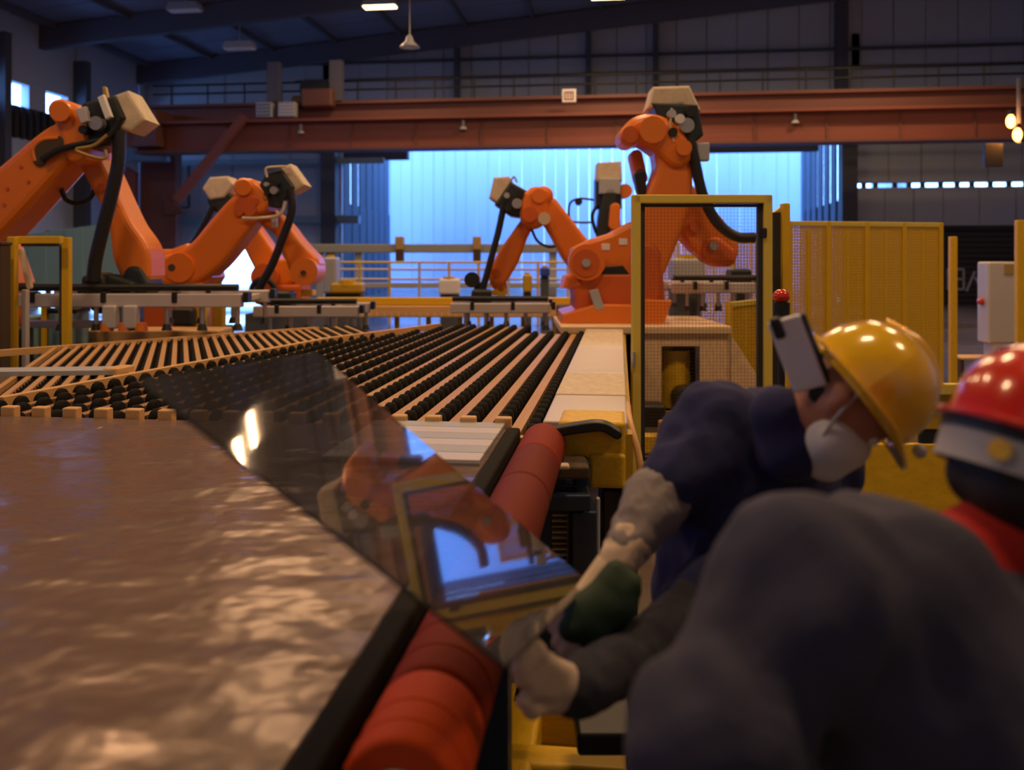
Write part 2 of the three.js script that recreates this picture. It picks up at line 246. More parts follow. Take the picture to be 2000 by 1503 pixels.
{ // rust red jib crane column at the far left with its slewing arm
  const f = facing('jib_crane', 'rust red jib crane pillar standing before the end wall near the doorway', 'crane', 310, 590, 31.6);
  const h = (590 - 300) * f.s; part('pillar', box(1.25, h - 2.0, 0.6), mat.craneDark, f.o, 0.1, 2.0 + (h - 2.0) / 2, 0); part('gusset', plate(f.Q([[244, 418], [278, 418], [278, 340], [262, 330]]), 0.3, 0.02), mat.crane, f.o, 0, 0, 0.5);
  part('foot', box(0.7, 2.2, 0.5), mat.wallDark, f.o, 0.1, 0.96, 0); part('gusset', plate(f.Q([[330, 420], [365, 418], [345, 395], [330, 390]]), 0.3, 0.02), mat.craneDark, f.o, 0, 0, 0.3);
  part('slewing_arm', plate(f.Q([[235, 268], [270, 285], [345, 312], [345, 320], [262, 318], [235, 305]]), 0.4, 0.02), mat.tealBlue, f.o, 0, 0, 0.8);
}
{ // two glowing orange work lights by the edge of the frame
  const f = facing('warning_light', 'pair of glowing orange warning lights on a bracket at the picture edge', 'warning light', 1980, 265, 20);
  const em = new THREE.MeshStandardMaterial({ color: 0x331100, emissive: new THREE.Color().setRGB(1, 0.33, 0.06), emissiveIntensity: 14 });
  for (const [x, y] of [[1974, 237], [1987, 263]]) { const p = f.L(x, y); part('bulb', new THREE.SphereGeometry(0.13, 14, 10).scale(0.75, 1.2, 0.75), em, f.o, p.x, p.y, 0); const l = new THREE.PointLight(new THREE.Color().setRGB(1, 0.35, 0.08), 3); l.position.set(p.x, p.y, 0); l.castShadow = true; f.o.add(l); part('collar', cyl(0.07, 0.1, 12), mat.black, f.o, p.x, p.y + 0.2, 0); }
  part('bracket', box(0.06, 1.5, 0.06), mat.beam, f.o, 0.2, 0.6, -0.15); const q = f.L(1952, 300); part('frame', plate(f.Q([[1936, 278], [1970, 278], [1970, 322], [1936, 322]]), 0.12, 0.01), mat.black, f.o, 0, 0, -0.3);
}
// ---------------------------------------------------------------- conveyor with wheels on long beams
const TOP = 0.92, FRONT = 3.78, FAR = 9.7;
const rail1 = onY(0, 779, TOP), rail2 = onY(640, 661, TOP), rail3 = onY(858, 633, TOP);
const railX = (z) => z > -rail2.z ? THREE.MathUtils.mapLinear(z, -rail2.z, -rail3.z, rail2.x, rail3.x) : THREE.MathUtils.mapLinear(z, -rail1.z, -rail2.z, rail1.x, rail2.x);
const wheelGeo = (() => { const g = new THREE.LatheGeometry([[0.012, -0.026], [0.04, -0.026], [0.05, -0.018], [0.052, 0], [0.05, 0.018], [0.04, 0.026], [0.012, 0.026]].map((p) => new THREE.Vector2(...p)), 14); g.rotateZ(Math.PI / 2); return g; })();
{
  const o = thing('wheel_conveyor', 'wide conveyor bed of black wheels between long tan beams', 'conveyor', V(0, 0, 0));
  const spots = [], pitch = 0.155; let n = 0;
  for (let x = -0.46; x > -3.4; x -= pitch, n++) {
    let far = x > -0.95 ? 8.85 : FAR; while (far > FRONT + 0.1 && railX(far) > x - 0.02) far -= 0.05;
    if (far < FRONT + 0.3) break;
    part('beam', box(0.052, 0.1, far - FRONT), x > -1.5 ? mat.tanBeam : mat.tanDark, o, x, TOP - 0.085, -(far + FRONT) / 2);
    for (let z = FRONT + 0.06 + (n % 2) * 0.08; z < far; z += x < -1.6 ? 0.17 : 0.135) spots.push([x + pitch / 2, z]);
  }
  spots.sort((a, b) => a[1] - b[1]);
  const rest = new THREE.InstancedMesh(wheelGeo, mat.rubber, Math.max(0, spots.length - 300)); const m4 = new THREE.Matrix4();
  spots.forEach(([x, z], i) => { if (i < 300) part('wheel', wheelGeo, mat.rubber, o, x, TOP - 0.052, -z); else rest.setMatrixAt(i - 300, m4.makeTranslation(x, TOP - 0.052, -z)); });
  rest.name = 'wheels_beyond'; rest.userData = { kind: 'stuff' }; shadows(rest); o.add(rest);
  const bedTray = plate([[-0.36, -FRONT], [-0.36, -8.85], [-0.95, -8.85], [-0.95, -FAR], [rail3.x, rail3.z], [rail2.x, rail2.z], [rail1.x, rail1.z], [-3.3, -FRONT]].map(([x, z]) => [x, -z]), 0.04, 0); bedTray.rotateX(-Math.PI / 2); part('tray', bedTray, mat.bed, o, 0, TOP - 0.2, 0);
  part('front_fascia', box(3.1, 0.2, 0.05), mat.tan, o, -1.92, TOP - 0.14, -FRONT + 0.03);
  for (let x = -0.5; x > -3.3; x -= 0.155) part('end_block', rbox(0.07, 0.07, 0.05, 0.008), mat.tan, o, x, TOP + 0.008, -FRONT + 0.03);
  for (const [a, b] of [[rail1, rail2], [rail2, rail3]]) bar(a.clone().setY(TOP - 0.02), b.clone().setY(TOP - 0.02), 0.05, 0.06, 'side_rail', mat.tan, o);
  for (const [x, z] of [[-3.1, -4], [-1.7, -4], [-0.5, -4], [-2.5, -6.8], [-1.5, -6.8], [-0.5, -6.8], [-1.7, -9.3], [-1.1, -9.3]]) part('leg', box(0.12, TOP - 0.22, 0.12), mat.yellowDark, o, x, (TOP - 0.22) / 2, z);
}
{ // second bed whose beams fan away to the back left
  const o = thing('wheel_conveyor', 'second wheel conveyor bed beyond the tan side rail, its beams fanning back to the gripper', 'conveyor', V(0, 0, 0));
  const dir = ray(352, HORIZON).setY(0).normalize(), b0 = onY(-260, 706, TOP), b1 = onY(620, 641, TOP), bd = b1.clone().sub(b0), spots = [];
  for (let k = 0; k < 46; k++) {
    const t = k / 45, a = rail1.clone().lerp(rail2, t * 1.75 - 0.62); if (t * 1.75 - 0.62 > 1) a.copy(rail2).lerp(rail3, (t * 1.75 - 1.62) * 2.2);
    const den = dir.x * bd.z - dir.z * bd.x, u = ((b0.x - a.x) * bd.z - (b0.z - a.z) * bd.x) / den;
    if (u < 0.12 || a.z > -3.95) continue; const e = a.clone().addScaledVector(dir, u);
    bar(a.clone().setY(TOP - 0.024), e.setY(TOP - 0.024), 0.034, 0.06, 'beam', mat.tanBeam, o);
    const side = V(-dir.z, 0, dir.x);
    for (let s = 0.06; s < u; s += 0.1) spots.push(a.clone().addScaledVector(dir, s).addScaledVector(side, 0.075));
  }
  const geos = spots.map((p) => 0), small = wheelGeo.clone().scale(1.25, 0.95, 0.95); const rest = new THREE.InstancedMesh(small, mat.rubber, spots.length), m4 = new THREE.Matrix4();
  spots.forEach((p, i) => rest.setMatrixAt(i, m4.makeTranslation(p.x, TOP - 0.045, p.z))); rest.name = 'small_wheels'; rest.userData = { kind: 'stuff' }; shadows(rest); o.add(rest);
  const q = [rail1.clone().lerp(rail2, 0.02), rail2, rail3, onY(860, 629, TOP), b1, b0, V(b0.x - 0.6, 0, -4.1), V(rail1.x - 0.5, 0, -4.0)].map((p) => [p.x, -p.z]);
  const tray = plate(q, 0.04, 0); tray.rotateX(-Math.PI / 2); part('tray', tray, mat.bed, o, 0, TOP - 0.17, 0);
  bar(b0.clone().setY(TOP - 0.01), b1.clone().setY(TOP - 0.01), 0.06, 0.05, 'side_rail', mat.tan, o);
  for (const p of [b0, b1, rail2]) part('leg', box(0.12, TOP - 0.2, 0.12), mat.yellowDark, o, p.x, (TOP - 0.2) / 2, p.z - 0.1);
}
{ const a = onY(-60, 727, TOP + 0.02), b = onY(232, 723, TOP + 0.02), o = thing('steel_strip', 'pale grey steel strip lying across the beams of the second conveyor', 'steel bar', a); bar(V(0, 0, 0), b.clone().sub(a), 0.22, 0.03, 'strip', mat.greyPlate, o); part('end_cap', rbox(0.1, 0.05, 0.2, 0.01), mat.tan, o, b.x - a.x, 0, b.z - a.z); }
{ // right hand edge cover with its yellow end box
  const o = thing('conveyor_edge_cover', 'cream sheet metal cover along the conveyor edge with a yellow end box', 'machine cover', V(-0.15, 0, 0));
  const zs = [-3.8, -4.55, -5.4, -7.2, -8.8]; for (let k = 0; k < 4; k++) part('cover_plate', rbox(0.37, 0.05, zs[k] - zs[k + 1] - 0.02, 0.012), k % 2 ? mat.cream : mat.alu, o, 0, TOP + 0.0 - (k === 0 ? 0.004 : 0), (zs[k] + zs[k + 1]) / 2);
  part('side_skirt', box(0.03, 0.5, 5), mat.yellowDark, o, 0.19, TOP - 0.28, -6.3);
  const zf = -3.76, s = 3.86 / FOCAL, b = (x0, y0, x1, y1, d, m, nm, dz = 0) => { const p0 = P(x0, y0, 3.78), p1 = P(x1, y1, 3.78); part(nm, rbox(p1.x - p0.x, p0.y - p1.y, d, 0.02), m, o, (p0.x + p1.x) / 2 + 0.15, (p0.y + p1.y) / 2, zf - d / 2 + dz); };
  b(1090, 820, 1222, 902, 0.3, mat.yellow, 'end_box'); b(1150, 880, 1222, 948, 0.3, mat.yellow, 'end_box', 0.015);
  const lip = []; part('rubber_lip', casting([[-0.15, 0.0, 0.012], [-0.05, 0.02, 0.02], [0.06, 0.03, 0.02], [0.12, 0.0, 0.012]], 0.08, 0.008), mat.black, o, 0.02, TOP - 0.01, -3.72);
  const tx = P(1235, 830, 3.9); part('hose', tube([V(0.19, TOP, -4.4), V(0.2, TOP - 0.02, -3.95), V(0.235, TOP - 0.14, -3.85), V(0.245, TOP - 0.3, -3.84)], 0.016, 24, 8), mat.tan, o);
}
// ---------------------------------------------------------------- near table, roller and machine stand
const tableMat = M(0.20, 0.135, 0.11, 0.26, 0.3, { bumpMap: wave.clone(), bumpScale: 0.03 });
{
  const o = thing('glass_table', 'broad brown metal table with a wavy sheen in front of the conveyor', 'table', V(-2.6, 0, -2.1));
  const g = new THREE.PlaneGeometry(4.24, 3.1, 1, 1); g.rotateX(-Math.PI / 2); const uv = g.attributes.uv; for (let i = 0; i < uv.count; i++) uv.setXY(i, uv.getX(i) * 1.7, uv.getY(i) * 1.0);
  const top = join([g, moved(box(4.24, 0.05, 3.1), 0, -0.026, 0)]); part('tabletop', top, tableMat, o, 0, TOP + 0.001, -0.07);
  for (const x of [-1.9, 1.9]) for (const z of [-1.3, 1.2]) part('leg', box(0.1, TOP - 0.05, 0.1), mat.navySteel, o, x, (TOP - 0.05) / 2, z);
  part('edge_strip', rbox(0.055, 0.1, 3.1, 0.012), mat.rubber, o, 2.15, TOP - 0.045, -0.07);
}
{ const o = thing('steel_apron', 'blue grey ribbed steel apron plate between the table and the wheel beams', 'steel plate', V(-0.78, TOP + 0.012, -3.38)); for (let k = 0; k < 6; k++) part('slat', rbox(0.58, 0.018, 0.112, 0.006), k % 2 ? mat.greyPlate : mat.alu, o, 0, 0, 0.29 - k * 0.118); part('backing', box(0.58, 0.008, 0.7), mat.greyPlate, o, 0, -0.006, 0); }
{
  const o = thing('conveyor_roller', 'thick orange red rubber roller beside the table edge', 'roller', V(-0.322, 0.855, 0)), r = 0.094;
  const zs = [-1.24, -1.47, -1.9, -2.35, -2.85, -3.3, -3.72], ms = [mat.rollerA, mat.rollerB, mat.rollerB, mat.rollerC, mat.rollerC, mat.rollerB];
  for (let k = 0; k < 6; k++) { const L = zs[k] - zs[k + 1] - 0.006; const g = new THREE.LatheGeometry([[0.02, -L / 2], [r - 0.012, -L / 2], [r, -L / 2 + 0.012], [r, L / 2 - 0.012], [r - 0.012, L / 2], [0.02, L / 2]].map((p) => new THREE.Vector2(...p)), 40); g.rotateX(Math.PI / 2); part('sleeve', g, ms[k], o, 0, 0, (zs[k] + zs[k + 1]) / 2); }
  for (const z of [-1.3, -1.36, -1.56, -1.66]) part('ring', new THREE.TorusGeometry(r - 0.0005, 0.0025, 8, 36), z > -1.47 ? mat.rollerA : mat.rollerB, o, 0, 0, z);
  part('shaft', cyl(0.05, 2.5, 24), mat.alu, o, 0, 0, -2.45, Math.PI / 2, 0, 0);
  for (const z of [-2.2, -3.55]) { part('bearing', rbox(0.12, 0.14, 0.06, 0.02), mat.navySteel, o, 0, -0.15, z); part('stand', box(0.09, 0.64, 0.08), mat.navySteel, o, 0, -0.53, z); }
}
{ // dark machine stand right of the roller, with a grille and a yellow base
  const o = thing('machine_stand', 'dark blue steel machine stand with a cream grille and yellow base rails', 'machine', V(0, 0, -3.4));
  const at = (x0, y0, x1, y1, d, dp, m, nm) => { const a = P(x0, y0, d), b = P(x1, y1, d); return part(nm, rbox(b.clone().sub(a).dot(RIGHT), a.y - b.y, dp, 0.012), m, o, (a.x + b.x) / 2, (a.y + b.y) / 2, (a.z + b.z) / 2 + 3.4, 0, YAW, 0); };
  at(1060, 900, 1148, 925, 3.6, 0.2, mat.brownDark, 'bracket'); at(1118, 895, 1150, 960, 3.7, 0.15, mat.navySteel, 'post'); at(1056, 950, 1150, 982, 3.6, 0.25, mat.navySteel, 'cross_beam');
  at(1112, 985, 1162, 1200, 3.65, 0.2, mat.navySteel, 'post'); at(1163, 970, 1172, 1085, 3.6, 0.03, mat.greyPlate, 'pipe'); at(1172, 945, 1240, 1250, 3.95, 0.2, mat.black, 'panel'); at(1075, 905, 1112, 915, 3.45, 0.05, mat.cream, 'handle');
  at(1062, 984, 1112, 1220, 3.72, 0.06, mat.cream, 'grille_backing'); for (let k = 0; k < 17; k++) at(1064, 990 + k * 11, 1108, 995 + k * 11, 3.66, 0.04, k % 3 ? mat.cream : mat.brass, 'grille_slat');
  at(1120, 1375, 1320, 1420, 2.5, 0.3, mat.black, 'rail');
}
{ const o = thing('floor_frame', 'low yellow steel frame on the floor below the roller', 'steel frame', V(0, 0, -2.85)); const a = onY(985, 1503, 0.2), b = onY(1300, 1440, 0.25); for (const [x, z, w, d] of [[0.05, -0.16, 0.9, 0.16], [0.05, 0.2, 0.9, 0.12], [-0.32, 0, 0.12, 0.6]]) part('rail', rbox(w, 0.14, d, 0.02), mat.yellow, o, x, 0.07, z); }

// ---------------------------------------------------------------- robots
function disc(f, x, y, r, z, m, name, h = 0.05, parent = f.o) { const p = f.L(x, y); return part(name, cyl(r * f.s, h, 28), m, parent, p.x, p.y, z, Math.PI / 2, 0, 0); }
function plinth(f, w) { const h = f.o.position.y; part('plinth', rbox(w, h, 0.9, 0.02), mat.wallDark, f.o, 0, -h / 2, 0); }
function settle(f, back = 0.3) { for (const c of f.o.children) c.position.z -= back; }
function head(f, b, c, zc = 0.12, tilt = 0) {       // black motor block with bolts, and the cream cover on it
  const m = part('motor_block', plate(f.Q(b), 0.42, 0.03), mat.motor, f.o, 0, 0, zc);
  const mx = b.reduce((s, p) => s + p[0], 0) / b.length, my = b.reduce((s, p) => s + p[1], 0) / b.length, w = Math.abs(b[0][0] - b[2][0]);
  for (const [dx, dy, r, mm] of [[0.1, 0.05, 0.16, mat.steel], [-0.2, 0.2, 0.1, mat.black], [0.2, -0.25, 0.12, mat.black], [-0.22, -0.2, 0.09, mat.greyPlate]]) { const p = f.L(mx + dx * w, my + dy * w); part('motor', cyl(r * w * f.s, 0.09, 16), mm, m, p.x, p.y, 0.28, Math.PI / 2, 0, 0); }
  part('cover', plate(f.Q(c), 0.36, 0.03), mat.cream, f.o, 0, 0, zc);
  return m;
}
function hose(f, pts, r, m = mat.black, name = 'hose', z = 0.35) { return part(name, tube(pts.map((p) => f.L(p[0], p[1], p[2] ?? z)), r, 50, 10), m, f.o); }
{ // the tall robot behind the yellow frame, on the cream pedestal
  const f = facing('industrial_robot', 'tall orange robot arm on the cream pedestal, its cream capped head raised highest', 'robot', 1200, 630, 9.4);
  part('base_plate', plate(f.Q([[1098, 629], [1100, 614], [1150, 600], [1160, 596], [1250, 597], [1254, 586], [1304, 588], [1290, 629]]), 0.9, 0.02), mat.orange, f.o);
  part('base', plate(f.Q([[1132, 602], [1128, 560], [1148, 540], [1288, 540], [1292, 600]]), 0.7, 0.04), mat.orangeDark, f.o);
  part('turret', plate(f.Q([[1108, 556], [1112, 546], [1130, 540], [1128, 490], [1160, 474], [1200, 462], [1240, 440], [1286, 446], [1294, 500], [1284, 552], [1180, 552]]), 0.62, 0.05), mat.orange, f.o, 0, 0, -0.02);
  part('recess', plate(f.Q([[1172, 540], [1185, 522], [1215, 520], [1235, 545]]), 0.06, 0.01), mat.black, f.o, 0, 0, 0.31);
  disc(f, 1144, 512, 35, 0.36, mat.orange, 'axis_motor', 0.16); disc(f, 1142, 513, 26, 0.45, mat.orangeDark, 'axis_ring', 0.03); disc(f, 1142, 513, 8, 0.48, mat.greyPlate, 'axis_cap', 0.04);
  part('strut', plate(f.Q([[1150, 568], [1164, 565], [1176, 600], [1162, 602]]), 0.08, 0.01), mat.greyPlate, f.o, 0, 0, 0.42);
  for (const [x, y] of [[1183, 482], [1217, 472]]) { const p = f.L(x, y); part('label_plate', rbox(0.09, 0.07, 0.01, 0.004), mat.white, f.o, p.x, p.y, 0.3); }
  part('lower_arm', casting(f.A([[1266, 515, 38], [1284, 455, 44], [1306, 390, 44], [1318, 330, 36], [1312, 290, 34]]), 0.46, 0.07), mat.orange, f.o, 0, 0, 0.1);
  part('arm_post', casting(f.A([[1262, 500, 26], [1268, 575, 20]]), 0.4, 0.05), mat.orangeDark, f.o, 0, 0, 0.2);
  part('elbow', casting(f.A([[1228, 266, 20], [1246, 254, 25], [1272, 256, 32], [1304, 276, 34], [1322, 298, 30]]), 0.55, 0.08), mat.orange, f.o, 0, 0, 0.14);
  disc(f, 1270, 258, 26, 0.44, mat.orange, 'elbow_cap', 0.1); disc(f, 1228, 266, 16, 0.42, mat.orangeDark, 'elbow_cap', 0.06); disc(f, 1330, 292, 15, 0.42, mat.orange, 'elbow_boss', 0.12);
  part('shadow_joint', casting(f.A([[1248, 300, 12], [1258, 345, 12]]), 0.3, 0.03), mat.orangeDark, f.o, 0, 0, 0.0); part('axis_drive', casting(f.A([[1254, 340, 12], [1257, 370, 9]]), 0.2, 0.03), mat.black, f.o, 0, 0, 0.1);
  head(f, [[1278, 205], [1358, 210], [1368, 262], [1335, 292], [1300, 250]], [[1270, 206], [1280, 174], [1344, 172], [1364, 212], [1350, 212], [1334, 198]]);
  disc(f, 1322, 237, 9, 0.46, mat.white, 'motor_cap', 0.06);
  part('forearm', casting(f.A([[1324, 340, 26], [1352, 395, 36], [1396, 455, 44], [1424, 486, 36]]), 0.42, 0.07), mat.orange, f.o, 0, 0, -0.22);
  part('wrist', casting(f.A([[1408, 488, 28], [1432, 500, 22]]), 0.4, 0.05), mat.orangeDark, f.o, 0, 0, -0.18); disc(f, 1404, 480, 8, 0.06, mat.greyPlate, 'wrist_cap', 0.06); disc(f, 1368, 440, 12, 0.02, mat.orangeDark, 'wrist_ring', 0.06);
  hose(f, [[1340, 250], [1356, 320], [1372, 385], [1400, 436], [1436, 462], [1472, 464]], 0.058); part('hose_clamp', rbox(0.14, 0.2, 0.1, 0.02), mat.greyPlate, f.o, f.L(1372, 297).x, f.L(1372, 297).y, 0.3); hose(f, [[1308, 215], [1306, 250], [1312, 280]], 0.012, mat.cream, 'cable', 0.42);
  settle(f);
}
{ // robot leaning to the left beyond the pedestal
  const f = facing('industrial_robot', 'orange robot arm beside the cream pedestal bending down to a gripper over the conveyor', 'robot', 1165, 600, 11.6); plinth(f, 1.0);
  part('base', plate(f.Q([[1125, 600], [1125, 556], [1205, 556], [1205, 600]]), 0.7, 0.04), mat.orangeDark, f.o); part('turret', plate(f.Q([[1120, 560], [1125, 495], [1160, 480], [1205, 490], [1208, 560]]), 0.6, 0.05), mat.orange, f.o);
  part('lower_arm', casting(f.A([[1158, 522, 34], [1126, 490, 31], [1096, 445, 26], [1070, 408, 24]]), 0.4, 0.06), mat.orange, f.o, 0, 0, 0.2);
  part('elbow', casting(f.A([[1062, 382, 18], [1046, 392, 26], [1042, 420, 27]]), 0.5, 0.07), mat.orange, f.o, 0, 0, 0.2); disc(f, 1062, 428, 12, 0.48, mat.cream, 'elbow_cap', 0.08); disc(f, 1052, 384, 14, 0.46, mat.orange, 'elbow_boss', 0.06); disc(f, 1034, 420, 15, 0.47, mat.orangeDark, 'elbow_ring', 0.06);
  head(f, [[972, 398], [998, 360], [1034, 380], [1014, 420], [1000, 418]], [[960, 384], [968, 350], [992, 348], [1000, 360], [976, 396]]); hose(f, [[998, 352], [1004, 345], [1010, 356]], 0.015, mat.greyPlate, 'cable', 0.3);
  part('forearm', casting(f.A([[1032, 432, 14], [1016, 458, 16], [994, 500, 22], [974, 536, 21]]), 0.4, 0.05), mat.orange, f.o, 0, 0, -0.02); disc(f, 968, 532, 8, 0.2, mat.orangeDark, 'wrist_ring', 0.05);
  part('wrist', casting(f.A([[972, 548, 17], [978, 564, 12]]), 0.3, 0.04), mat.orangeDark, f.o, 0, 0, 0); part('wrist_guard', plate(f.Q([[958, 570], [984, 560], [990, 572], [985, 578], [960, 576]]), 0.2, 0.01), mat.yellow, f.o, 0, 0, 0.05);
  hose(f, [[984, 402], [974, 450], [958, 510], [944, 562], [938, 590]], 0.046); disc(f, 922, 546, 15, 0.25, mat.black, 'hose_reel', 0.2); part('flange', casting(f.A([[936, 560, 10], [934, 596, 10]]), 0.14, 0.02), mat.motor, f.o, 0, 0, 0.2);
  hose(f, [[1036, 440], [1050, 470], [1075, 482], [1095, 476]], 0.018, mat.motor, 'cable', 0.25);
  settle(f);
}
{ // robot facing the camera, in front of the bright bay
  const f = facing('industrial_robot', 'orange robot seen end on before the bright bay with a thin hose hoop', 'robot', 1195, 592, 14.5); plinth(f, 1.0);
  part('base', plate(f.Q([[1165, 592], [1165, 540], [1225, 540], [1225, 592]]), 0.6, 0.04), mat.orangeDark, f.o); part('column', casting(f.A([[1200, 540, 26], [1196, 470, 22], [1194, 410, 17]]), 0.5, 0.05), mat.orange, f.o);
  part('forearm', casting(f.A([[1190, 380, 14], [1180, 430, 14], [1175, 470, 11]]), 0.3, 0.04), mat.motor, f.o, 0, 0, 0.35); part('forearm_cover', casting(f.A([[1198, 408, 10], [1196, 440, 11]]), 0.2, 0.03), mat.orange, f.o, 0, 0, 0.5); disc(f, 1222, 372, 14, 0.1, mat.orange, 'elbow_cap', 0.3);
  part('motor_block', plate(f.Q([[1166, 404], [1166, 354], [1208, 354], [1210, 404]]), 0.4, 0.03), mat.motor, f.o, 0, 0, 0.2); part('face_plate', plate(f.Q([[1170, 378], [1170, 352], [1207, 352], [1207, 378]]), 0.1, 0.02), mat.greyPlate, f.o, 0, 0, 0.45);
  part('cover', plate(f.Q([[1167, 352], [1170, 322], [1208, 320], [1210, 352]]), 0.5, 0.03), mat.cream, f.o, 0, 0, 0.2);
  hose(f, [[1160, 390], [1130, 388], [1114, 396], [1114, 430], [1130, 434], [1158, 434]], 0.02, mat.motor, 'hose_hoop', 0.3); disc(f, 1130, 394, 7, 0.3, mat.black, 'joint', 0.12); hose(f, [[1166, 400], [1156, 420], [1160, 445], [1172, 470]], 0.03, mat.black, 'hose', 0.4);
  settle(f);
}
{ // the big robot whose arm comes in from the left
  const f = facing('industrial_robot', 'large orange robot arm reaching in from the picture edge with long black hose', 'robot', -60, 640, 8.5); plinth(f, 1.0);
  part('base', plate(f.Q([[-130, 640], [-130, 540], [0, 540], [0, 640]]), 0.7, 0.04), mat.orangeDark, f.o); part('turret', plate(f.Q([[-150, 545], [-140, 440], [-30, 430], [10, 545]]), 0.6, 0.05), mat.orange, f.o, 0, 0, -0.05);
  part('lower_arm', casting(f.A([[-75, 482, 58], [0, 414, 52], [70, 348, 46], [128, 292, 40], [165, 262, 32]]), 0.5, 0.08), mat.orange, f.o, 0, 0, 0.1);
  part('arm_recess', casting(f.A([[104, 318, 12], [112, 296, 17], [140, 284, 12]]), 0.06, 0.01), mat.brownDark, f.o, 0, 0, 0.34);
  part('recess_rim', tube([[95, 320], [92, 296], [108, 280], [140, 276]].map((p) => f.L(p[0], p[1], 0.36)), 0.022, 24, 8), mat.orange, f.o);
  for (const [x, y] of [[68, 330], [82, 358], [42, 372], [15, 420], [36, 402]]) disc(f, x, y, 3, 0.355, mat.orangeDark, 'bolt', 0.02);
  part('elbow', casting(f.A([[138, 222, 22], [156, 238, 28], [166, 268, 28], [170, 300, 26]]), 0.55, 0.07), mat.orange, f.o, 0, 0, 0.1); disc(f, 150, 228, 19, 0.4, mat.orange, 'elbow_cap', 0.08);
  head(f, [[158, 254], [186, 212], [240, 200], [256, 236], [226, 284], [190, 290]], [[228, 202], [262, 190], [292, 238], [268, 256], [246, 250]]);
  part('bracket', plate(f.Q([[184, 226], [200, 222], [206, 246], [194, 250]]), 0.06, 0.01), mat.alu, f.o, 0, 0, 0.45); part('bracket', plate(f.Q([[226, 204], [234, 200], [248, 238], [240, 242]]), 0.06, 0.01), mat.white, f.o, 0, 0, 0.45); part('aerial', casting(f.A([[226, 200, 4], [222, 180, 3]]), 0.05, 0.005), mat.brass, f.o, 0, 0, 0.3);
  part('forearm', casting(f.A([[172, 312, 22], [192, 352, 22], [214, 396, 20], [234, 446, 24], [252, 494, 36], [262, 534, 30]]), 0.44, 0.06), mat.orange, f.o, 0, 0, -0.1);
  for (const [x, y] of [[200, 366], [212, 392]]) disc(f, x, y, 8, 0.13, mat.orangeDark, 'access_hole', 0.03); part('wrist', casting(f.A([[262, 540, 22], [272, 556, 20]]), 0.4, 0.05), mat.motor, f.o, 0, 0, -0.05);
  hose(f, [[254, 262], [252, 320], [240, 380], [222, 450], [208, 510], [204, 548]], 0.062); hose(f, [[262, 240], [236, 276], [190, 288], [150, 298], [112, 318]], 0.03, mat.black, 'cable', 0.4); hose(f, [[240, 272], [214, 292], [180, 300], [236, 316], [236, 300]], 0.016, mat.brass, 'cable', 0.44);
  hose(f, [[112, 366], [122, 388], [142, 396], [166, 388], [180, 366]], 0.025, mat.black, 'hose', 0.05); part('wrist_block', casting(f.A([[204, 548, 20], [214, 590, 20]]), 0.3, 0.04), mat.black, f.o, 0, 0, 0.2); part('wrist_flange', casting(f.A([[222, 552, 17], [262, 560, 12]]), 0.25, 0.03), mat.motor, f.o, 0, 0, 0.15);
  settle(f, 0.12);
}
{ // middle robot above its gripper
  const f = facing('industrial_robot', 'orange robot in the middle rising from a low body, cream cap tilted on its elbow', 'robot', 350, 640, 10.8); plinth(f, 1.0);
  part('base', plate(f.Q([[300, 640], [300, 556], [405, 556], [405, 640]]), 0.7, 0.04), mat.orangeDark, f.o);
  part('turret', plate(f.Q([[282, 560], [288, 515], [300, 495], [345, 494], [372, 484], [400, 494], [412, 540], [400, 560]]), 0.6, 0.05), mat.orange, f.o, 0, 0, -0.02);
  part('lower_arm', casting(f.A([[330, 528, 30], [372, 524, 36], [410, 500, 36], [448, 456, 36], [484, 412, 33], [504, 392, 28]]), 0.48, 0.07), mat.orange, f.o, 0, 0, 0.12);
  disc(f, 352, 522, 7, 0.38, mat.brownDark, 'access_hole', 0.03); part('arm_recess', casting(f.A([[480, 416, 9], [486, 400, 13], [508, 396, 10]]), 0.06, 0.01), mat.orangeDark, f.o, 0, 0, 0.37); disc(f, 366, 522, 28, 0.36, mat.orange, 'axis_motor', 0.06);
  part('elbow', casting(f.A([[484, 368, 18], [496, 374, 22], [512, 400, 22]]), 0.52, 0.07), mat.orange, f.o, 0, 0, 0.12); disc(f, 490, 370, 15, 0.4, mat.orange, 'elbow_cap', 0.06); disc(f, 502, 412, 12, 0.38, mat.orangeDark, 'elbow_ring', 0.08);
  head(f, [[510, 385], [530, 345], [556, 336], [578, 368], [556, 404], [530, 400]], [[554, 336], [572, 328], [597, 362], [578, 374], [566, 372]]); hose(f, [[534, 350], [532, 334], [556, 330], [570, 330]], 0.015, mat.cream, 'cable', 0.4);
  part('forearm', casting(f.A([[512, 420, 18], [546, 446, 17], [568, 482, 22], [592, 520, 31]]), 0.44, 0.06), mat.orange, f.o, 0, 0, -0.12); disc(f, 598, 530, 27, 0.02, mat.orange, 'wrist', 0.46); disc(f, 598, 532, 5, 0.27, mat.brownDark, 'wrist_cap', 0.03); part('wrist_guard', rbox(0.16, 0.08, 0.2, 0.02), mat.yellow, f.o, f.L(598, 572).x, f.L(598, 572).y, 0);
  hose(f, [[576, 372], [580, 410], [560, 470], [540, 520], [520, 556], [514, 572]], 0.05); hose(f, [[488, 428], [520, 428], [560, 420], [570, 396]], 0.02, mat.cream, 'cable', 0.42); part('bracket', rbox(0.07, 0.14, 0.06, 0.01), mat.alu, f.o, f.L(544, 434).x, f.L(544, 434).y, 0.3);
  settle(f, 0.12);
}
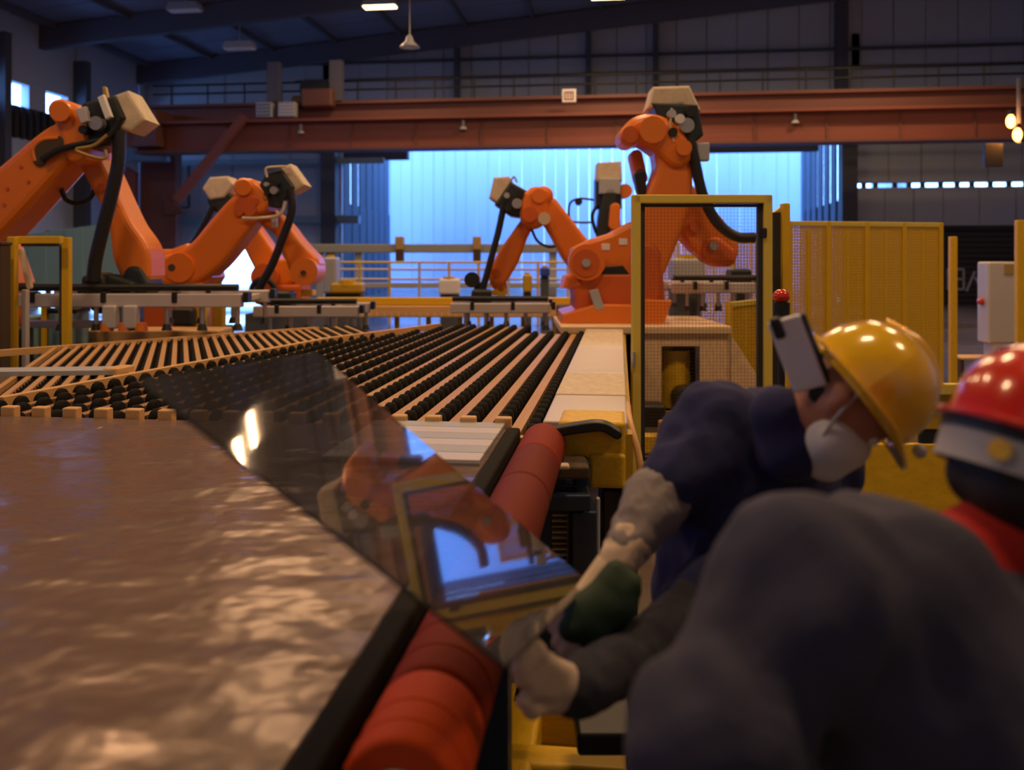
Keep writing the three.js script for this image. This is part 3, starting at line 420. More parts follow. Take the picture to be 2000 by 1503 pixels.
{ // robot behind the middle one, with a pale cap leaning back
  const f = facing('industrial_robot', 'orange robot behind the middle one, pale cap over a black motor block', 'robot', 555, 610, 13.2); plinth(f, 1.0);
  part('base', plate(f.Q([[520, 610], [520, 560], [590, 560], [590, 610]]), 0.6, 0.04), mat.orangeDark, f.o); part('turret', casting(f.A([[528, 540, 24], [560, 530, 26]]), 0.5, 0.05), mat.orange, f.o);
  part('lower_arm', casting(f.A([[536, 556, 22], [516, 520, 26], [492, 478, 24], [462, 430, 20], [448, 404, 16]]), 0.4, 0.05), mat.orange, f.o, 0, 0, -0.25); part('elbow', casting(f.A([[470, 400, 18], [452, 396, 18]]), 0.4, 0.05), mat.orangeDark, f.o, 0, 0, 0); disc(f, 526, 540, 26, 0.3, mat.orangeDark, 'axis_motor', 0.2); part('hose_ring', new THREE.TorusGeometry(0.17, 0.045, 10, 24), mat.black, f.o, f.L(528, 566).x, f.L(528, 566).y, 0.5);
  part('motor_block', plate(f.Q([[416, 392], [448, 380], [464, 388], [462, 404], [440, 414], [420, 408]]), 0.4, 0.03), mat.motor, f.o, 0, 0, 0.1); part('cover', plate(f.Q([[408, 370], [420, 352], [450, 350], [460, 362], [444, 384], [420, 388]]), 0.45, 0.03), mat.cream, f.o, 0, 0, 0.1);
  hose(f, [[426, 404], [410, 436], [396, 462], [386, 478]], 0.05);
  settle(f, 0.12);
}
// ---------------------------------------------------------------- gripper frames with suction cups
function gripper(label, x0, x1, y, d, deep, n, o2 = {}) {
  const f = facing('suction_gripper', label, 'gripper', (x0 + x1) / 2, y, d), w = (x1 - x0) * f.s;
  for (const z of [-deep / 2, deep / 2]) part('long_beam', rbox(w, 0.13, 0.1, 0.015), mat.alu, f.o, 0, 0, z);
  for (let k = 0; k < n; k++) { const x = -w / 2 + 0.12 + k * (w - 0.24) / (n - 1); part('cross_beam', rbox(0.07, 0.06, deep, 0.01), mat.alu, f.o, x, 0.0, 0); for (const z of [-deep / 2, deep / 2]) { const s = part('suction_stem', cyl(0.022, 0.2, 10), mat.steel, f.o, x + 0.07, -0.13, z); part('suction_cup', cyl(0.05, 0.06, 14, 0.03), mat.black, s, 0, -0.12, 0); if (k % 2 === 0) part('clamp', rbox(0.05, 0.1, 0.13, 0.01), mat.black, f.o, x + 0.16, 0.03, z); } }
  part('top_pipe', cyl(0.035, w * 0.96, 10), mat.black, f.o, 0, 0.12, deep / 2, 0, 0, Math.PI / 2);
  part('mount', rbox(0.26, 0.22, 0.3, 0.04), mat.motor, f.o, (o2.mount ?? 0), 0.12, 0.1);
  return f;
}
const g1 = gripper('long pale gripper frame hung below the large robot, behind the yellow gate', 62, 502, 582, 8.6, 0.9, 7, { mount: -0.38 });
{ const f = g1; for (const x of [262, 300]) { const p = f.L(x, 612); part('cup_post', rbox(0.13, 0.22, 0.1, 0.02), mat.alu, f.o, p.x, p.y, 0.5); } for (const x of [255, 288, 318]) { const p = f.L(x, 630); part('cup_boot', cyl(0.06, 0.08, 16, 0.05), mat.orange, f.o, p.x, p.y, 0.5); } part('lower_beam', rbox(0.85, 0.07, 0.08, 0.015), mat.alu, f.o, f.L(170, 628).x, f.L(170, 628).y, 0.3); }
gripper('pale gripper frame with end clamps under the middle robot', 515, 712, 604, 10.6, 0.8, 5, { mount: -0.35 });
gripper('pale gripper frame held over the conveyor by the bent robot', 884, 1072, 598, 11.5, 0.8, 5, { mount: -0.25 });
const g4 = gripper('gripper frame half hidden behind the yellow gate beside the tall robot', 1300, 1484, 560, 10.95, 0.8, 6, { mount: 0.3 });
{ const f = g4, h = f.o.position.y; for (const x of [-0.25, 0.35]) part('stand', rbox(0.1, h - 0.06, 0.1, 0.01), mat.wallDark, f.o, x, -(h + 0.06) / 2, 0); }
// ---------------------------------------------------------------- pedestals, rails, fences
{ const f = facing('robot_pedestal', 'large cream steel pedestal with an opening onto yellow machinery inside', 'pedestal', 1260, 818, 8.95), th = 0.03, s = f.s;
  const pan = (x0, y0, x1, y1, nm = 'front_panel') => part(nm, rbox((x1 - x0) * s, (y1 - y0) * s, 0.04, 0.008), mat.pedestal, f.o, ((x0 + x1) / 2 - 1260) * s, (818 - (y0 + y1) / 2) * s, 0);
  pan(1232, 642, 1292, 818); pan(1366, 642, 1424, 818); pan(1292, 642, 1366, 676); pan(1292, 802, 1366, 818);
  part('top_plate', rbox(332 * s, 0.08, 1.6, 0.015), mat.pedestal, f.o, -0.0, 174.5 * s, -0.72); part('side_panel', rbox(0.04, 178 * s, 1.5, 0.01), mat.greyPlate, f.o, 164 * s, 89 * s, -0.76); part('side_panel', rbox(0.04, 178 * s, 1.5, 0.01), mat.pedestal, f.o, -40 * s, 89 * s, -0.76);
  part('back_panel', box(1.0, 176 * s, 0.04), mat.brownDark, f.o, 0.3, 89 * s, -1.4); part('inner_tank', cyl(0.17, 0.6, 24), mat.yellow, f.o, f.L(1328, 745).x, f.L(1328, 745).y, -0.3); part('inner_cap', cyl(0.07, 0.12, 16), mat.yellowDark, f.o, f.L(1312, 690).x, f.L(1312, 690).y, -0.3); part('inner_motor', cyl(0.13, 0.3, 22), mat.motor, f.o, f.L(1338, 778).x, f.L(1338, 778).y, 0.02, Math.PI / 2, 0, 0); part('opening_rim', rbox(76 * s, 0.03, 0.06, 0.01), mat.brass, f.o, f.L(1329, 804).x, f.L(1329, 804).y, 0.02);
  part('buttress', plate([[0, 0], [0.55, 0], [0, 0.85]], 0.05, 0.01), mat.pedestal, f.o, 166 * s, 0, 0.05); part('foot_block', rbox(0.24, 0.22, 0.3, 0.03), mat.black, f.o, f.L(1265, 800).x, f.L(1265, 800).y, 0.25);
}
{ const f = facing('kick_rail', 'yellow kick rail on the floor inside the gate at the pedestal foot', 'rail', 1320, 884, 7.4); part('rail', rbox(170 * f.s, 0.16, 0.14, 0.02), mat.yellow, f.o, 0, 0.08, 0); part('upright', rbox(0.1, 0.28, 0.1, 0.02), mat.yellow, f.o, -0.1, 0.14, 0.02); }
{ const f = facing('robot_plinth', 'low cream plinth beam behind the second conveyor, under the long gripper', 'plinth', 300, 807, 9.3); part('beam', rbox(280 * f.s, 0.16, 0.5, 0.02), mat.tan, f.o, 0, (807 - 656) * f.s, 0); for (const x of [-0.7, 0.7]) part('leg', box(0.2, (807 - 665) * f.s, 0.3), mat.tan, f.o, x, (807 - 665) * f.s / 2, 0); }
{ const f = facing('valve_stand', 'yellow valve stand with upright pipes behind the second conveyor', 'machine', 410, 788, 9.95); for (const [x, h, w, m] of [[388, 232, 10, mat.yellow], [404, 240, 8, mat.yellowPale], [428, 225, 22, mat.yellowDark], [372, 210, 20, mat.brass]]) part('pipe', rbox(w * f.s, h * f.s * 0.86, 0.12, 0.02), m, f.o, (x - 410) * f.s, h * f.s * 0.43, 0); part('base', rbox(90 * f.s, 0.1, 0.4, 0.02), mat.yellowDark, f.o, 0, 0.05, 0); part('gearbox', rbox(0.24, 0.2, 0.2, 0.04), mat.motor, f.o, -0.25, 1.0, 0.1); }
{ const f = facing('tool_cabinet', 'small teal cabinet with a yellow post between the gate legs', 'cabinet', 110, 822, 8.85); part('body', rbox(0.28, 1.12, 0.3, 0.03), mat.teal, f.o, 0.13, 0.56, 0); part('lid', rbox(0.3, 0.05, 0.32, 0.02), mat.motor, f.o, 0.13, 1.13, 0); part('post', rbox(0.06, 1.18, 0.06, 0.01), mat.yellow, f.o, -0.06, 0.59, 0.1); part('body', rbox(0.15, 1.08, 0.25, 0.03), mat.teal, f.o, -0.2, 0.54, 0); }
function wireMesh(x0, x1, y0, y1, pitch, t) { const gs = []; for (let x = x0 + pitch / 2; x < x1; x += pitch) gs.push(moved(box(t, y1 - y0, t), x, (y0 + y1) / 2, 0)); for (let y = y0 + pitch / 2; y < y1; y += pitch) gs.push(moved(box(x1 - x0, t, t), (x0 + x1) / 2, y, 0)); return join(gs); }
{ // yellow gate frame with fine mesh, before the tall robot
  const f = facing('safety_gate', 'yellow framed safety gate with fine black wire mesh before the tall robot', 'gate', 1370, 972, 6), X = (x) => (x - 1370) * f.s, Y = (y) => (972 - y) * f.s;
  for (const x of [1242, 1498]) { part('post', rbox(17 * f.s, Y(381), 0.07, 0.008), mat.yellowPale, f.o, X(x), Y(381) / 2, 0); part('inner_edge', box(9 * f.s, Y(398) - Y(896), 0.05), mat.meshDark, f.o, X(x + (x < 1300 ? 13 : -13)), (Y(398) + Y(896)) / 2, -0.02); }
  part('top_rail', rbox(272 * f.s, 17 * f.s, 0.07, 0.008), mat.yellowPale, f.o, 0, Y(389), 0); part('inner_edge', box(250 * f.s, 0.02, 0.05), mat.meshDark, f.o, 0, Y(401), -0.02); part('bottom_rail', box(250 * f.s, 0.03, 0.05), mat.meshDark, f.o, 0, Y(896), -0.02);
  const m = part('wire_mesh', wireMesh(X(1255), X(1488), Y(894), Y(404), 0.024, 0.0013), mat.brownDark, f.o, 0, 0, -0.02); m.userData.kind = 'stuff';
  part('latch', rbox(0.03, 0.07, 0.05, 0.01), mat.black, f.o, X(1490), Y(455), 0.03); part('hinge', cyl(0.012, 0.1, 10), mat.steel, f.o, X(1236), Y(700), 0.045);
}
{ // second gate leaf standing edge on
  const f = facing('safety_gate', 'open yellow gate leaf seen almost edge on, behind the face shield', 'gate', 1520, 960, 6.3), X = (x) => (x - 1520) * f.s, Y = (y) => (960 - y) * f.s;
  part('post', rbox(15 * f.s, Y(398), 0.07, 0.008), mat.yellow, f.o, X(1529), Y(398) / 2, 0.05); part('inner_edge', box(20 * f.s, Y(415), 0.04), mat.meshDark, f.o, X(1512), Y(415) / 2, 0.02); part('top_rail', plate([[X(1500), Y(424)], [X(1534), Y(397)], [X(1534), Y(410)], [X(1500), Y(436)]], 0.06, 0.005), mat.yellow, f.o);
  part('sign_plate', rbox(0.22, 0.3, 0.012, 0.004), mat.yellow, f.o, X(1548), Y(735), 0.02); for (const x of [1536, 1545, 1555]) part('lettering', box(0.012, 0.09, 0.004), mat.meshDark, f.o, X(x), Y(728), 0.028);
}
{ // emergency stop on a post
  const f = facing('stop_button', 'red mushroom stop button in a black collar beside the gate leaf', 'button', 1526, 600, 4.4), q = (x, y) => f.L(x, y);
  part('collar', cyl(0.042, 0.07, 20), mat.black, f.o, 0, -0.01, 0); part('knob', new THREE.SphereGeometry(0.043, 20, 12).scale(1, 0.9, 1), mat.red, f.o, 0, 0.055, 0); part('pole', cyl(0.018, 1.38, 12), mat.black, f.o, 0, -0.71, 0); part('foot', cyl(0.12, 0.02, 24), mat.black, f.o, 0, -1.394, 0);
}
function fence(label, px0, px1, d0, d1, top, panels, pitch = 0.05, t = 0.006) {
  const a = P(px0, HORIZON, d0).setY(0), b = P(px1, HORIZON, d1).setY(0), dir = b.clone().sub(a), L = dir.length(), o = thing('mesh_fence', label, 'fence', a, Math.atan2(-dir.z, dir.x)), w = L / panels;
  for (let k = 0; k <= panels; k++) part('post', rbox(0.06, top, 0.06, 0.008), mat.yellow, o, k * w, top / 2, 0);
  part('top_rail', rbox(L, 0.06, 0.05, 0.008), mat.yellowPale, o, L / 2, top - 0.03, 0); part('bottom_rail', rbox(L, 0.05, 0.05, 0.008), mat.yellow, o, L / 2, 0.18, 0);
  const wm = wireMesh(0.03, w - 0.03, 0.2, top - 0.06, pitch, t), ws = wireMesh(0.03, w - 0.03, 0.2, 0.3, pitch, t);
  for (let k = 0; k < panels; k++) { const m = part('mesh_panel', wm, mat.yellow, o, k * w, 0, 0); m.userData.kind = 'stuff'; part('stiffener', rbox(0.035, top - 0.2, 0.03, 0.005), mat.yellow, o, (k + 0.5) * w, top / 2, 0); }
  return o;
}
fence('wide yellow mesh fence standing beyond the yellow helmet', 1540, 1836, 10.4, 10.9, 2.1, 4, 0.036, 0.0185);
fence('yellow mesh fence seen through the gate behind the tall robot', 1288, 1500, 13.5, 13.5, 2.0, 3, 0.045, 0.022);
fence('lower yellow mesh fence standing close behind the cream pedestal', 1424, 1482, 9.4, 10.2, 1.18, 1, 0.036, 0.018);
{ const f = facing('gate_post', 'slim yellow post before the dark shutter, nearer the mesh fence', 'post', 1861, 760, 11.5); part('shaft', rbox(13 * f.s, 298 * f.s, 0.08, 0.01), mat.yellow, f.o, 0, 149 * f.s, 0); part('foot', rbox(0.2, 0.03, 0.2, 0.008), mat.yellow, f.o, 0, 0.015, 0); }
{ const f = facing('gate_post', 'tall yellow post at the picture edge beside the white cabinet', 'post', 1991, 760, 11); part('shaft', rbox(14 * f.s, 330 * f.s, 0.08, 0.01), mat.yellow, f.o, 0, 165 * f.s, 0); part('foot', rbox(0.2, 0.03, 0.2, 0.008), mat.yellow, f.o, 0, 0.015, 0); }
{ const f = facing('switch_cabinet', 'white upright cabinet on a thin stand before the dark shutter', 'cabinet', 1947, 755, 12); part('body', rbox(56 * f.s, 158 * f.s, 0.3, 0.03), mat.alu, f.o, 0, (755 - 590) * f.s, 0); part('body_lower', rbox(38 * f.s, 0.35, 0.28, 0.02), mat.alu, f.o, 0.02, (755 - 690) * f.s, 0); part('label_plate', rbox(0.13, 0.14, 0.01, 0.004), mat.brass, f.o, 0.08, (755 - 525) * f.s, 0.16); part('side_light', new THREE.SphereGeometry(0.05, 12, 8), mat.red, f.o, -0.22, (755 - 588) * f.s, 0); for (const x of [-0.12, 0.12]) part('leg', box(0.05, 0.3, 0.05), mat.alu, f.o, x, 0.15, 0); part('window', rbox(0.14, 0.2, 0.02, 0.01), mat.motor, f.o, 0.04, (755 - 692) * f.s, 0.145); }
{ const f = facing('work_bench', 'low dark bench before the shutter beside the white cabinet stand', 'bench', 1905, 762, 11.8); part('bench_top', rbox(0.55, 0.03, 0.4, 0.01), mat.tan, f.o, 0, 0.45, 0); for (const x of [-0.25, 0.25]) part('leg', box(0.04, 0.45, 0.3), mat.brownDark, f.o, x, 0.22, 0); }
{ // yellow gate at the far left
  const f = facing('safety_gate', 'yellow open frame gate before the large robot, near the second conveyor', 'gate', 65, 880, 7.6), X = (x) => (x - 65) * f.s, Y = (y) => (880 - y) * f.s;
  for (const [x, w] of [[25, 15], [102, 15]]) part('post', rbox(w * f.s, Y(462), 0.07, 0.008), mat.yellow, f.o, X(x), Y(462) / 2, x > 60 ? -0.25 : 0.0); part('top_rail', rbox(86 * f.s, 15 * f.s, 0.07, 0.008), mat.yellow, f.o, X(64), Y(468), -0.12, 0, 0.6 * 0, 0); part('inner_edge', box(70 * f.s, 0.025, 0.05), mat.meshDark, f.o, X(64), Y(478), -0.12); part('inner_edge', box(0.022, Y(478), 0.05), mat.meshDark, f.o, X(92), Y(478) / 2, -0.25); part('brace', casting(f.A([[36, 490, 5], [52, 560, 5]]), 0.04, 0.005), mat.cream, f.o, 0, 0, -0.05); part('side_post', rbox(10 * f.s, Y(565), 0.06, 0.01), mat.alu, f.o, X(50), Y(565) / 2, 0);
}
{ const f = facing('wood_post', 'broad dark brown post at the picture edge beside the yellow gate', 'post', -10, 880, 7.4); part('shaft', rbox(0.15, 1.75, 0.15, 0.01), mat.brownDark, f.o, 0.02, 0.87, 0); part('cap', rbox(0.17, 0.03, 0.17, 0.01), mat.brownDark, f.o, 0.02, 1.76, 0); }
{ // yellow barrier, hand rails and the far machine line
  const f = facing('floor_barrier', 'long low yellow barrier rail beyond the conveyor end', 'barrier', 900, 692, 15); part('rail', rbox(560 * f.s, 15 * f.s, 0.15, 0.02), mat.yellow, f.o, 0, (692 - 588) * f.s, 0); part('shelf', rbox(560 * f.s, 22 * f.s, 0.3, 0.02), mat.tan, f.o, 0, (692 - 607) * f.s, 0.05); for (let k = 0; k < 9; k++) part('post', box(0.08, 0.86, 0.1), mat.yellowDark, f.o, (-250 + k * 62) * f.s, 0.43, -0.1); for (let k = 0; k < 40; k++) part('bolt', box(0.035, 0.06, 0.03), mat.cream, f.o, (-270 + k * 13.8) * f.s, (692 - 613) * f.s, 0.21);
}
{ const f = facing('hand_rail', 'thin yellow hand rail running before the bright bay', 'railing', 880, 632, 22); for (const y of [512, 526, 545]) part('rail', cyl(0.03, (y === 512 ? 490 : 470) * f.s, 8), y === 512 ? mat.yellowPale : mat.alu, f.o, 0, (632 - y) * f.s, 0, 0, 0, Math.PI / 2); for (let k = 0; k < 9; k++) part('post', cyl(0.035, 120 * f.s, 8), k % 3 ? mat.yellow : mat.alu, f.o, (-235 + k * 58) * f.s, 60 * f.s, 0); }
{ const f = facing('machine_beam', 'long grey green machine beam on posts before the bright bay', 'machine', 880, 622, 24); part('beam', rbox(560 * f.s, 17 * f.s, 0.3, 0.03), M(0.30, 0.34, 0.33, 0.6), f.o, 0, (622 - 485) * f.s, 0); for (const x of [625, 700, 1080, 1150]) part('post', box(0.2, 136 * f.s, 0.2), mat.greyPlate, f.o, (x - 880) * f.s, 68 * f.s, -0.1); for (const x of [782, 932]) { part('carriage', rbox(16 * f.s, 26 * f.s, 0.4, 0.03), mat.brass, f.o, (x - 880) * f.s, (622 - 475) * f.s, 0.1); part('carriage_foot', rbox(14 * f.s, 22 * f.s, 0.4, 0.03), mat.brownDark, f.o, (x - 880) * f.s, (622 - 500) * f.s, 0.1); } part('lower_beam', rbox(470 * f.s, 10 * f.s, 0.3, 0.02), mat.greyPlate, f.o, 20 * f.s, (622 - 556) * f.s, 0.4); }
for (const [x, y, w, h, m, l, d] of [[648, 572, 26, 70, 'greyPlate', 'grey machine column beside the middle robot wrist, carrying a pale box', 17], [680, 572, 60, 20, 'yellowDark', 'yellow winch frame on the floor beyond the middle gripper', 16], [878, 574, 40, 30, 'white', 'white and yellow pump beyond the bent robot gripper', 19], [1030, 570, 18, 34, 'yellowDark', 'olive drum standing before the bay near the bent robot', 20], [1064, 540, 18, 18, 'blue', 'small blue motor on the far machine line', 20.5], [1340, 548, 60, 44, 'greyPlate', 'grey machine behind the gate, left of the hanging forearm', 12.5]]) {
  const f = facing('far_machine', l, 'machine', x, 505 + 1700 * 1.65 / d, d), y0 = 505 + 1700 * 1.65 / d; part('base', rbox(w * f.s * 0.9, (y0 - y) * f.s, 0.4, 0.03), mat.wallDark, f.o, 0, (y0 - y) * f.s / 2, -0.1); part('body', rbox(w * f.s, h * f.s, 0.5, 0.05), mat[m], f.o, 0, (y0 - y + h / 2) * f.s, 0); part('cap', cyl(w * f.s * 0.3, 0.1, 16), mat.yellow, f.o, 0, (y0 - y + h) * f.s, 0.1);
}
{ // teal partition at the left
  const a = P(40, 470, 22), b = P(245, 445, 22), f = facing('teal_partition', 'large teal sheet steel partition behind the yellow gate at the side', 'partition', 140, 630, 21); const n = 6; for (let k = 0; k < n; k++) { const x0 = 20 + k * 36, x1 = x0 + 36; part('panel', plate(f.Q([[x0 + 0.6, 462 - (x0 - 20) * 0.13], [x1 - 0.6, 462 - (x1 - 20) * 0.13], [x1 - 0.6, 560], [x0 + 0.6, 560]]), 0.06, 0.008), mat.teal, f.o, 0, 0, k % 2 * 0.02); } for (const x of [25, 90, 160, 232]) part('post', box(0.1, 180 * f.s, 0.1), mat.wallDark, f.o, (x - 140) * f.s, 90 * f.s, -0.1); }

{ // yellow guard between the helmets
  const f = facing('guard_rail', 'low yellow guard with a pale top bar between the two helmets', 'guard', 1810, 960, 5.4), y0 = 505 + 1700 * 1.65 / 5.4, X = (x) => (x - 1810) * f.s, Y = (y) => (960 - y) * f.s; f.o.position.y = EYE - (960 - 505) * f.s;
  part('top_bar', rbox(220 * f.s, 22 * f.s, 0.06, 0.01), mat.yellowPale, f.o, X(1840), Y(757), 0.05); part('panel', rbox(230 * f.s, 75 * f.s, 0.05, 0.01), mat.yellowDark, f.o, X(1840), Y(800), 0); part('panel', rbox(290 * f.s, 150 * f.s, 0.05, 0.01), mat.yellow, f.o, X(1830), Y(940), 0);
  for (const x of [1735, 1945]) part('post', rbox(0.06, 0.82, 0.06, 0.01), mat.yellow, f.o, X(x), 0.82 / 2 - f.o.position.y, -0.03); part('gap_plate', box(40 * f.s, 40 * f.s, 0.03), mat.black, f.o, X(1815), Y(850), 0.0);
}
// ---------------------------------------------------------------- the glass sheet held over the roller
const paneMat = new THREE.MeshPhysicalMaterial({ roughness: 0.035, metalness: 0, transmission: 0.93, thickness: 0, ior: 1.95 }); paneMat.color.setRGB(0.40, 0.40, 0.41);
{
  const nrm = RIGHT.clone().multiplyScalar(Math.cos(0.88)).addScaledVector(UP, Math.sin(0.88)).addScaledVector(FWD, 0.004).normalize(), c0 = P(1130, 1150, 1.7);
  const hit = (px, py) => { const r = ray(px, py), t = c0.clone().sub(V(0, EYE, 0)).dot(nrm) / r.dot(nrm); return P(px, py, t); };
  const a = hit(270, 745), b = hit(618, 690), c = hit(1150, 1140), d = hit(985, 1302), ctr = a.clone().add(b).add(c).add(d).multiplyScalar(0.25);
  const ex = c.clone().sub(b).normalize(), ey = nrm.clone().cross(ex).normalize();
  const o = thing('glass_sheet', 'tinted glass sheet held tilted over the roller, mirroring lamps and robots', 'glass sheet', ctr);
  const pts = [a, b, c, d].map((p) => { const q = p.clone().sub(ctr); return [q.dot(ex), q.dot(ey)]; }); const g = plate(pts, 0.004, 0); g.applyMatrix4(new THREE.Matrix4().makeBasis(ex, ey, nrm)); part('pane', g, paneMat, o);
  for (const [p, q] of [[a, b], [b, c], [c, d], [d, a]]) bar(p.clone().sub(ctr), q.clone().sub(ctr), 0.004, 0.004, 'edge', mat.motor, o);
}
// ---------------------------------------------------------------- people
function sdf(bones, k, cell, bump = 0, freq = 8) {       // bones: [a, b, ra, rb]; a smooth union of tapered capsules, meshed
  const bb = new THREE.Box3(); for (const [a, b, r, q] of bones) { const R = Math.max(r, q) + 3 * cell + bump; bb.expandByPoint(a.clone().addScalar(R)).expandByPoint(a.clone().addScalar(-R)).expandByPoint(b.clone().addScalar(R)).expandByPoint(b.clone().addScalar(-R)); }
  const c = bb.getCenter(V()), sz = bb.getSize(V()), half = Math.max(sz.x, sz.y, sz.z) / 2, n = Math.min(110, Math.ceil(2 * half / cell)), mc = new MarchingCubes(n, mat.skin, false, false, 200000), h = n / 2;
  const B = bones.map(([a, b, r, q]) => { const d = b.clone().sub(a); return [a.x, a.y, a.z, d.x, d.y, d.z, Math.max(1e-9, d.lengthSq()), r, q]; });
  for (let z = 0; z < n; z++) for (let y = 0; y < n; y++) for (let x = 0; x < n; x++) {
    const X = c.x + (x - h) / h * half, Y = c.y + (y - h) / h * half, Z = c.z + (z - h) / h * half; let s = 9;
    for (const q of B) { const px = X - q[0], py = Y - q[1], pz = Z - q[2], t = Math.max(0, Math.min(1, (px * q[3] + py * q[4] + pz * q[5]) / q[6])), dx = px - t * q[3], dy = py - t * q[4], dz = pz - t * q[5]; const d = Math.sqrt(dx * dx + dy * dy + dz * dz) - (q[7] + (q[8] - q[7]) * t); const e = Math.max(k - Math.abs(s - d), 0) / k; s = Math.min(s, d) - e * e * k * 0.25; }
    if (bump && Math.abs(s) < 3 * bump) s += bump * (noise.noise(X * freq, Y * freq * 0.8, Z * freq) + 0.45 * noise.noise(X * freq * 2.3 + Y * 6, Y * freq * 1.4, Z * freq * 2.3));
    mc.field[x + y * n + z * n * n] = -s;
  }
  mc.isolation = 0; mc.update();
  let g = new THREE.BufferGeometry(); g.setAttribute('position', new THREE.BufferAttribute(mc.positionArray.slice(0, mc.count * 3), 3)); g = mergeVertices(g, 1e-5);
  g.scale(half, half, half); g.translate(c.x, c.y, c.z);
  const p = g.attributes.position, ix = g.index.array; let vol = 0; const A = V(), Bv = V(), C = V();
  for (let i = 0; i < ix.length; i += 3) { A.fromBufferAttribute(p, ix[i]); Bv.fromBufferAttribute(p, ix[i + 1]); C.fromBufferAttribute(p, ix[i + 2]); A.sub(c); Bv.sub(c); C.sub(c); vol += A.dot(Bv.cross(C)); }
  if (vol < 0) for (let i = 0; i < ix.length; i += 3) { const t = ix[i]; ix[i] = ix[i + 1]; ix[i + 1] = t; }
  const uv = new Float32Array(p.count * 2); for (let i = 0; i < p.count; i++) { uv[2 * i] = p.getX(i) * 6 + p.getZ(i) * 4; uv[2 * i + 1] = p.getY(i) * 6; } g.setAttribute('uv', new THREE.BufferAttribute(uv, 2));
  g.computeVertexNormals(); return g;
}
const grow = (bones, d) => bones.map(([a, b, r, q]) => [a, b, r + d, q + d]);
const lp = (a, b, t) => a.clone().lerp(b, t);
function oriented(parent, pos, up, front) { const g = new THREE.Group(), y = up.clone().normalize(), z = front.clone().addScaledVector(y, -front.dot(y)).normalize(), x = y.clone().cross(z); g.matrix.makeBasis(x, y, z); g.quaternion.setFromRotationMatrix(g.matrix); g.position.copy(pos); parent.add(g); return g; }
function helmetShell(w, h, l) { const g = new THREE.SphereGeometry(1, 40, 24, 0, Math.PI * 2, 0, Math.PI * 0.52); const p = g.attributes.position; for (let i = 0; i < p.count; i++) { const x = p.getX(i), y = p.getY(i), z = p.getZ(i); const ridge = 1 + 0.035 * Math.exp(-Math.pow(x / 0.13, 2)) * (y > 0.25 ? 1 : 0); p.setXYZ(i, x * w, Math.sign(y) * Math.pow(Math.abs(y), 0.8) * h * ridge, z * l); } g.computeVertexNormals(); return g; }
function helmetBrim(w, l, peak) { const s = new THREE.Shape(); const n = 48; for (let i = 0; i <= n; i++) { const a = i / n * Math.PI * 2, c = Math.cos(a), si = Math.sin(a); const ext = si > 0 ? peak * Math.pow(si, 1.6) : 0.0; const x = c * (w + 0.012), y = si * (l + 0.012 + ext); if (i) s.lineTo(x, y); else s.moveTo(x, y); } const hole = new THREE.Path(); for (let i = 0; i <= n; i++) { const a = i / n * Math.PI * 2; const x = Math.cos(a) * (w - 0.008), y = Math.sin(a) * (l - 0.008); if (i) hole.lineTo(x, y); else hole.moveTo(x, y); } s.holes.push(hole); const g = new THREE.ExtrudeGeometry(s, { depth: 0.004, bevelEnabled: true, bevelSize: 0.004, bevelThickness: 0.003, bevelSegments: 2, curveSegments: 24 }); g.rotateX(Math.PI / 2); const p = g.attributes.position; for (let i = 0; i < p.count; i++) { const z = p.getZ(i); p.setY(i, p.getY(i) - (z > l * 0.7 ? (z - l * 0.7) * 0.3 : 0)); } g.computeVertexNormals(); return g; }
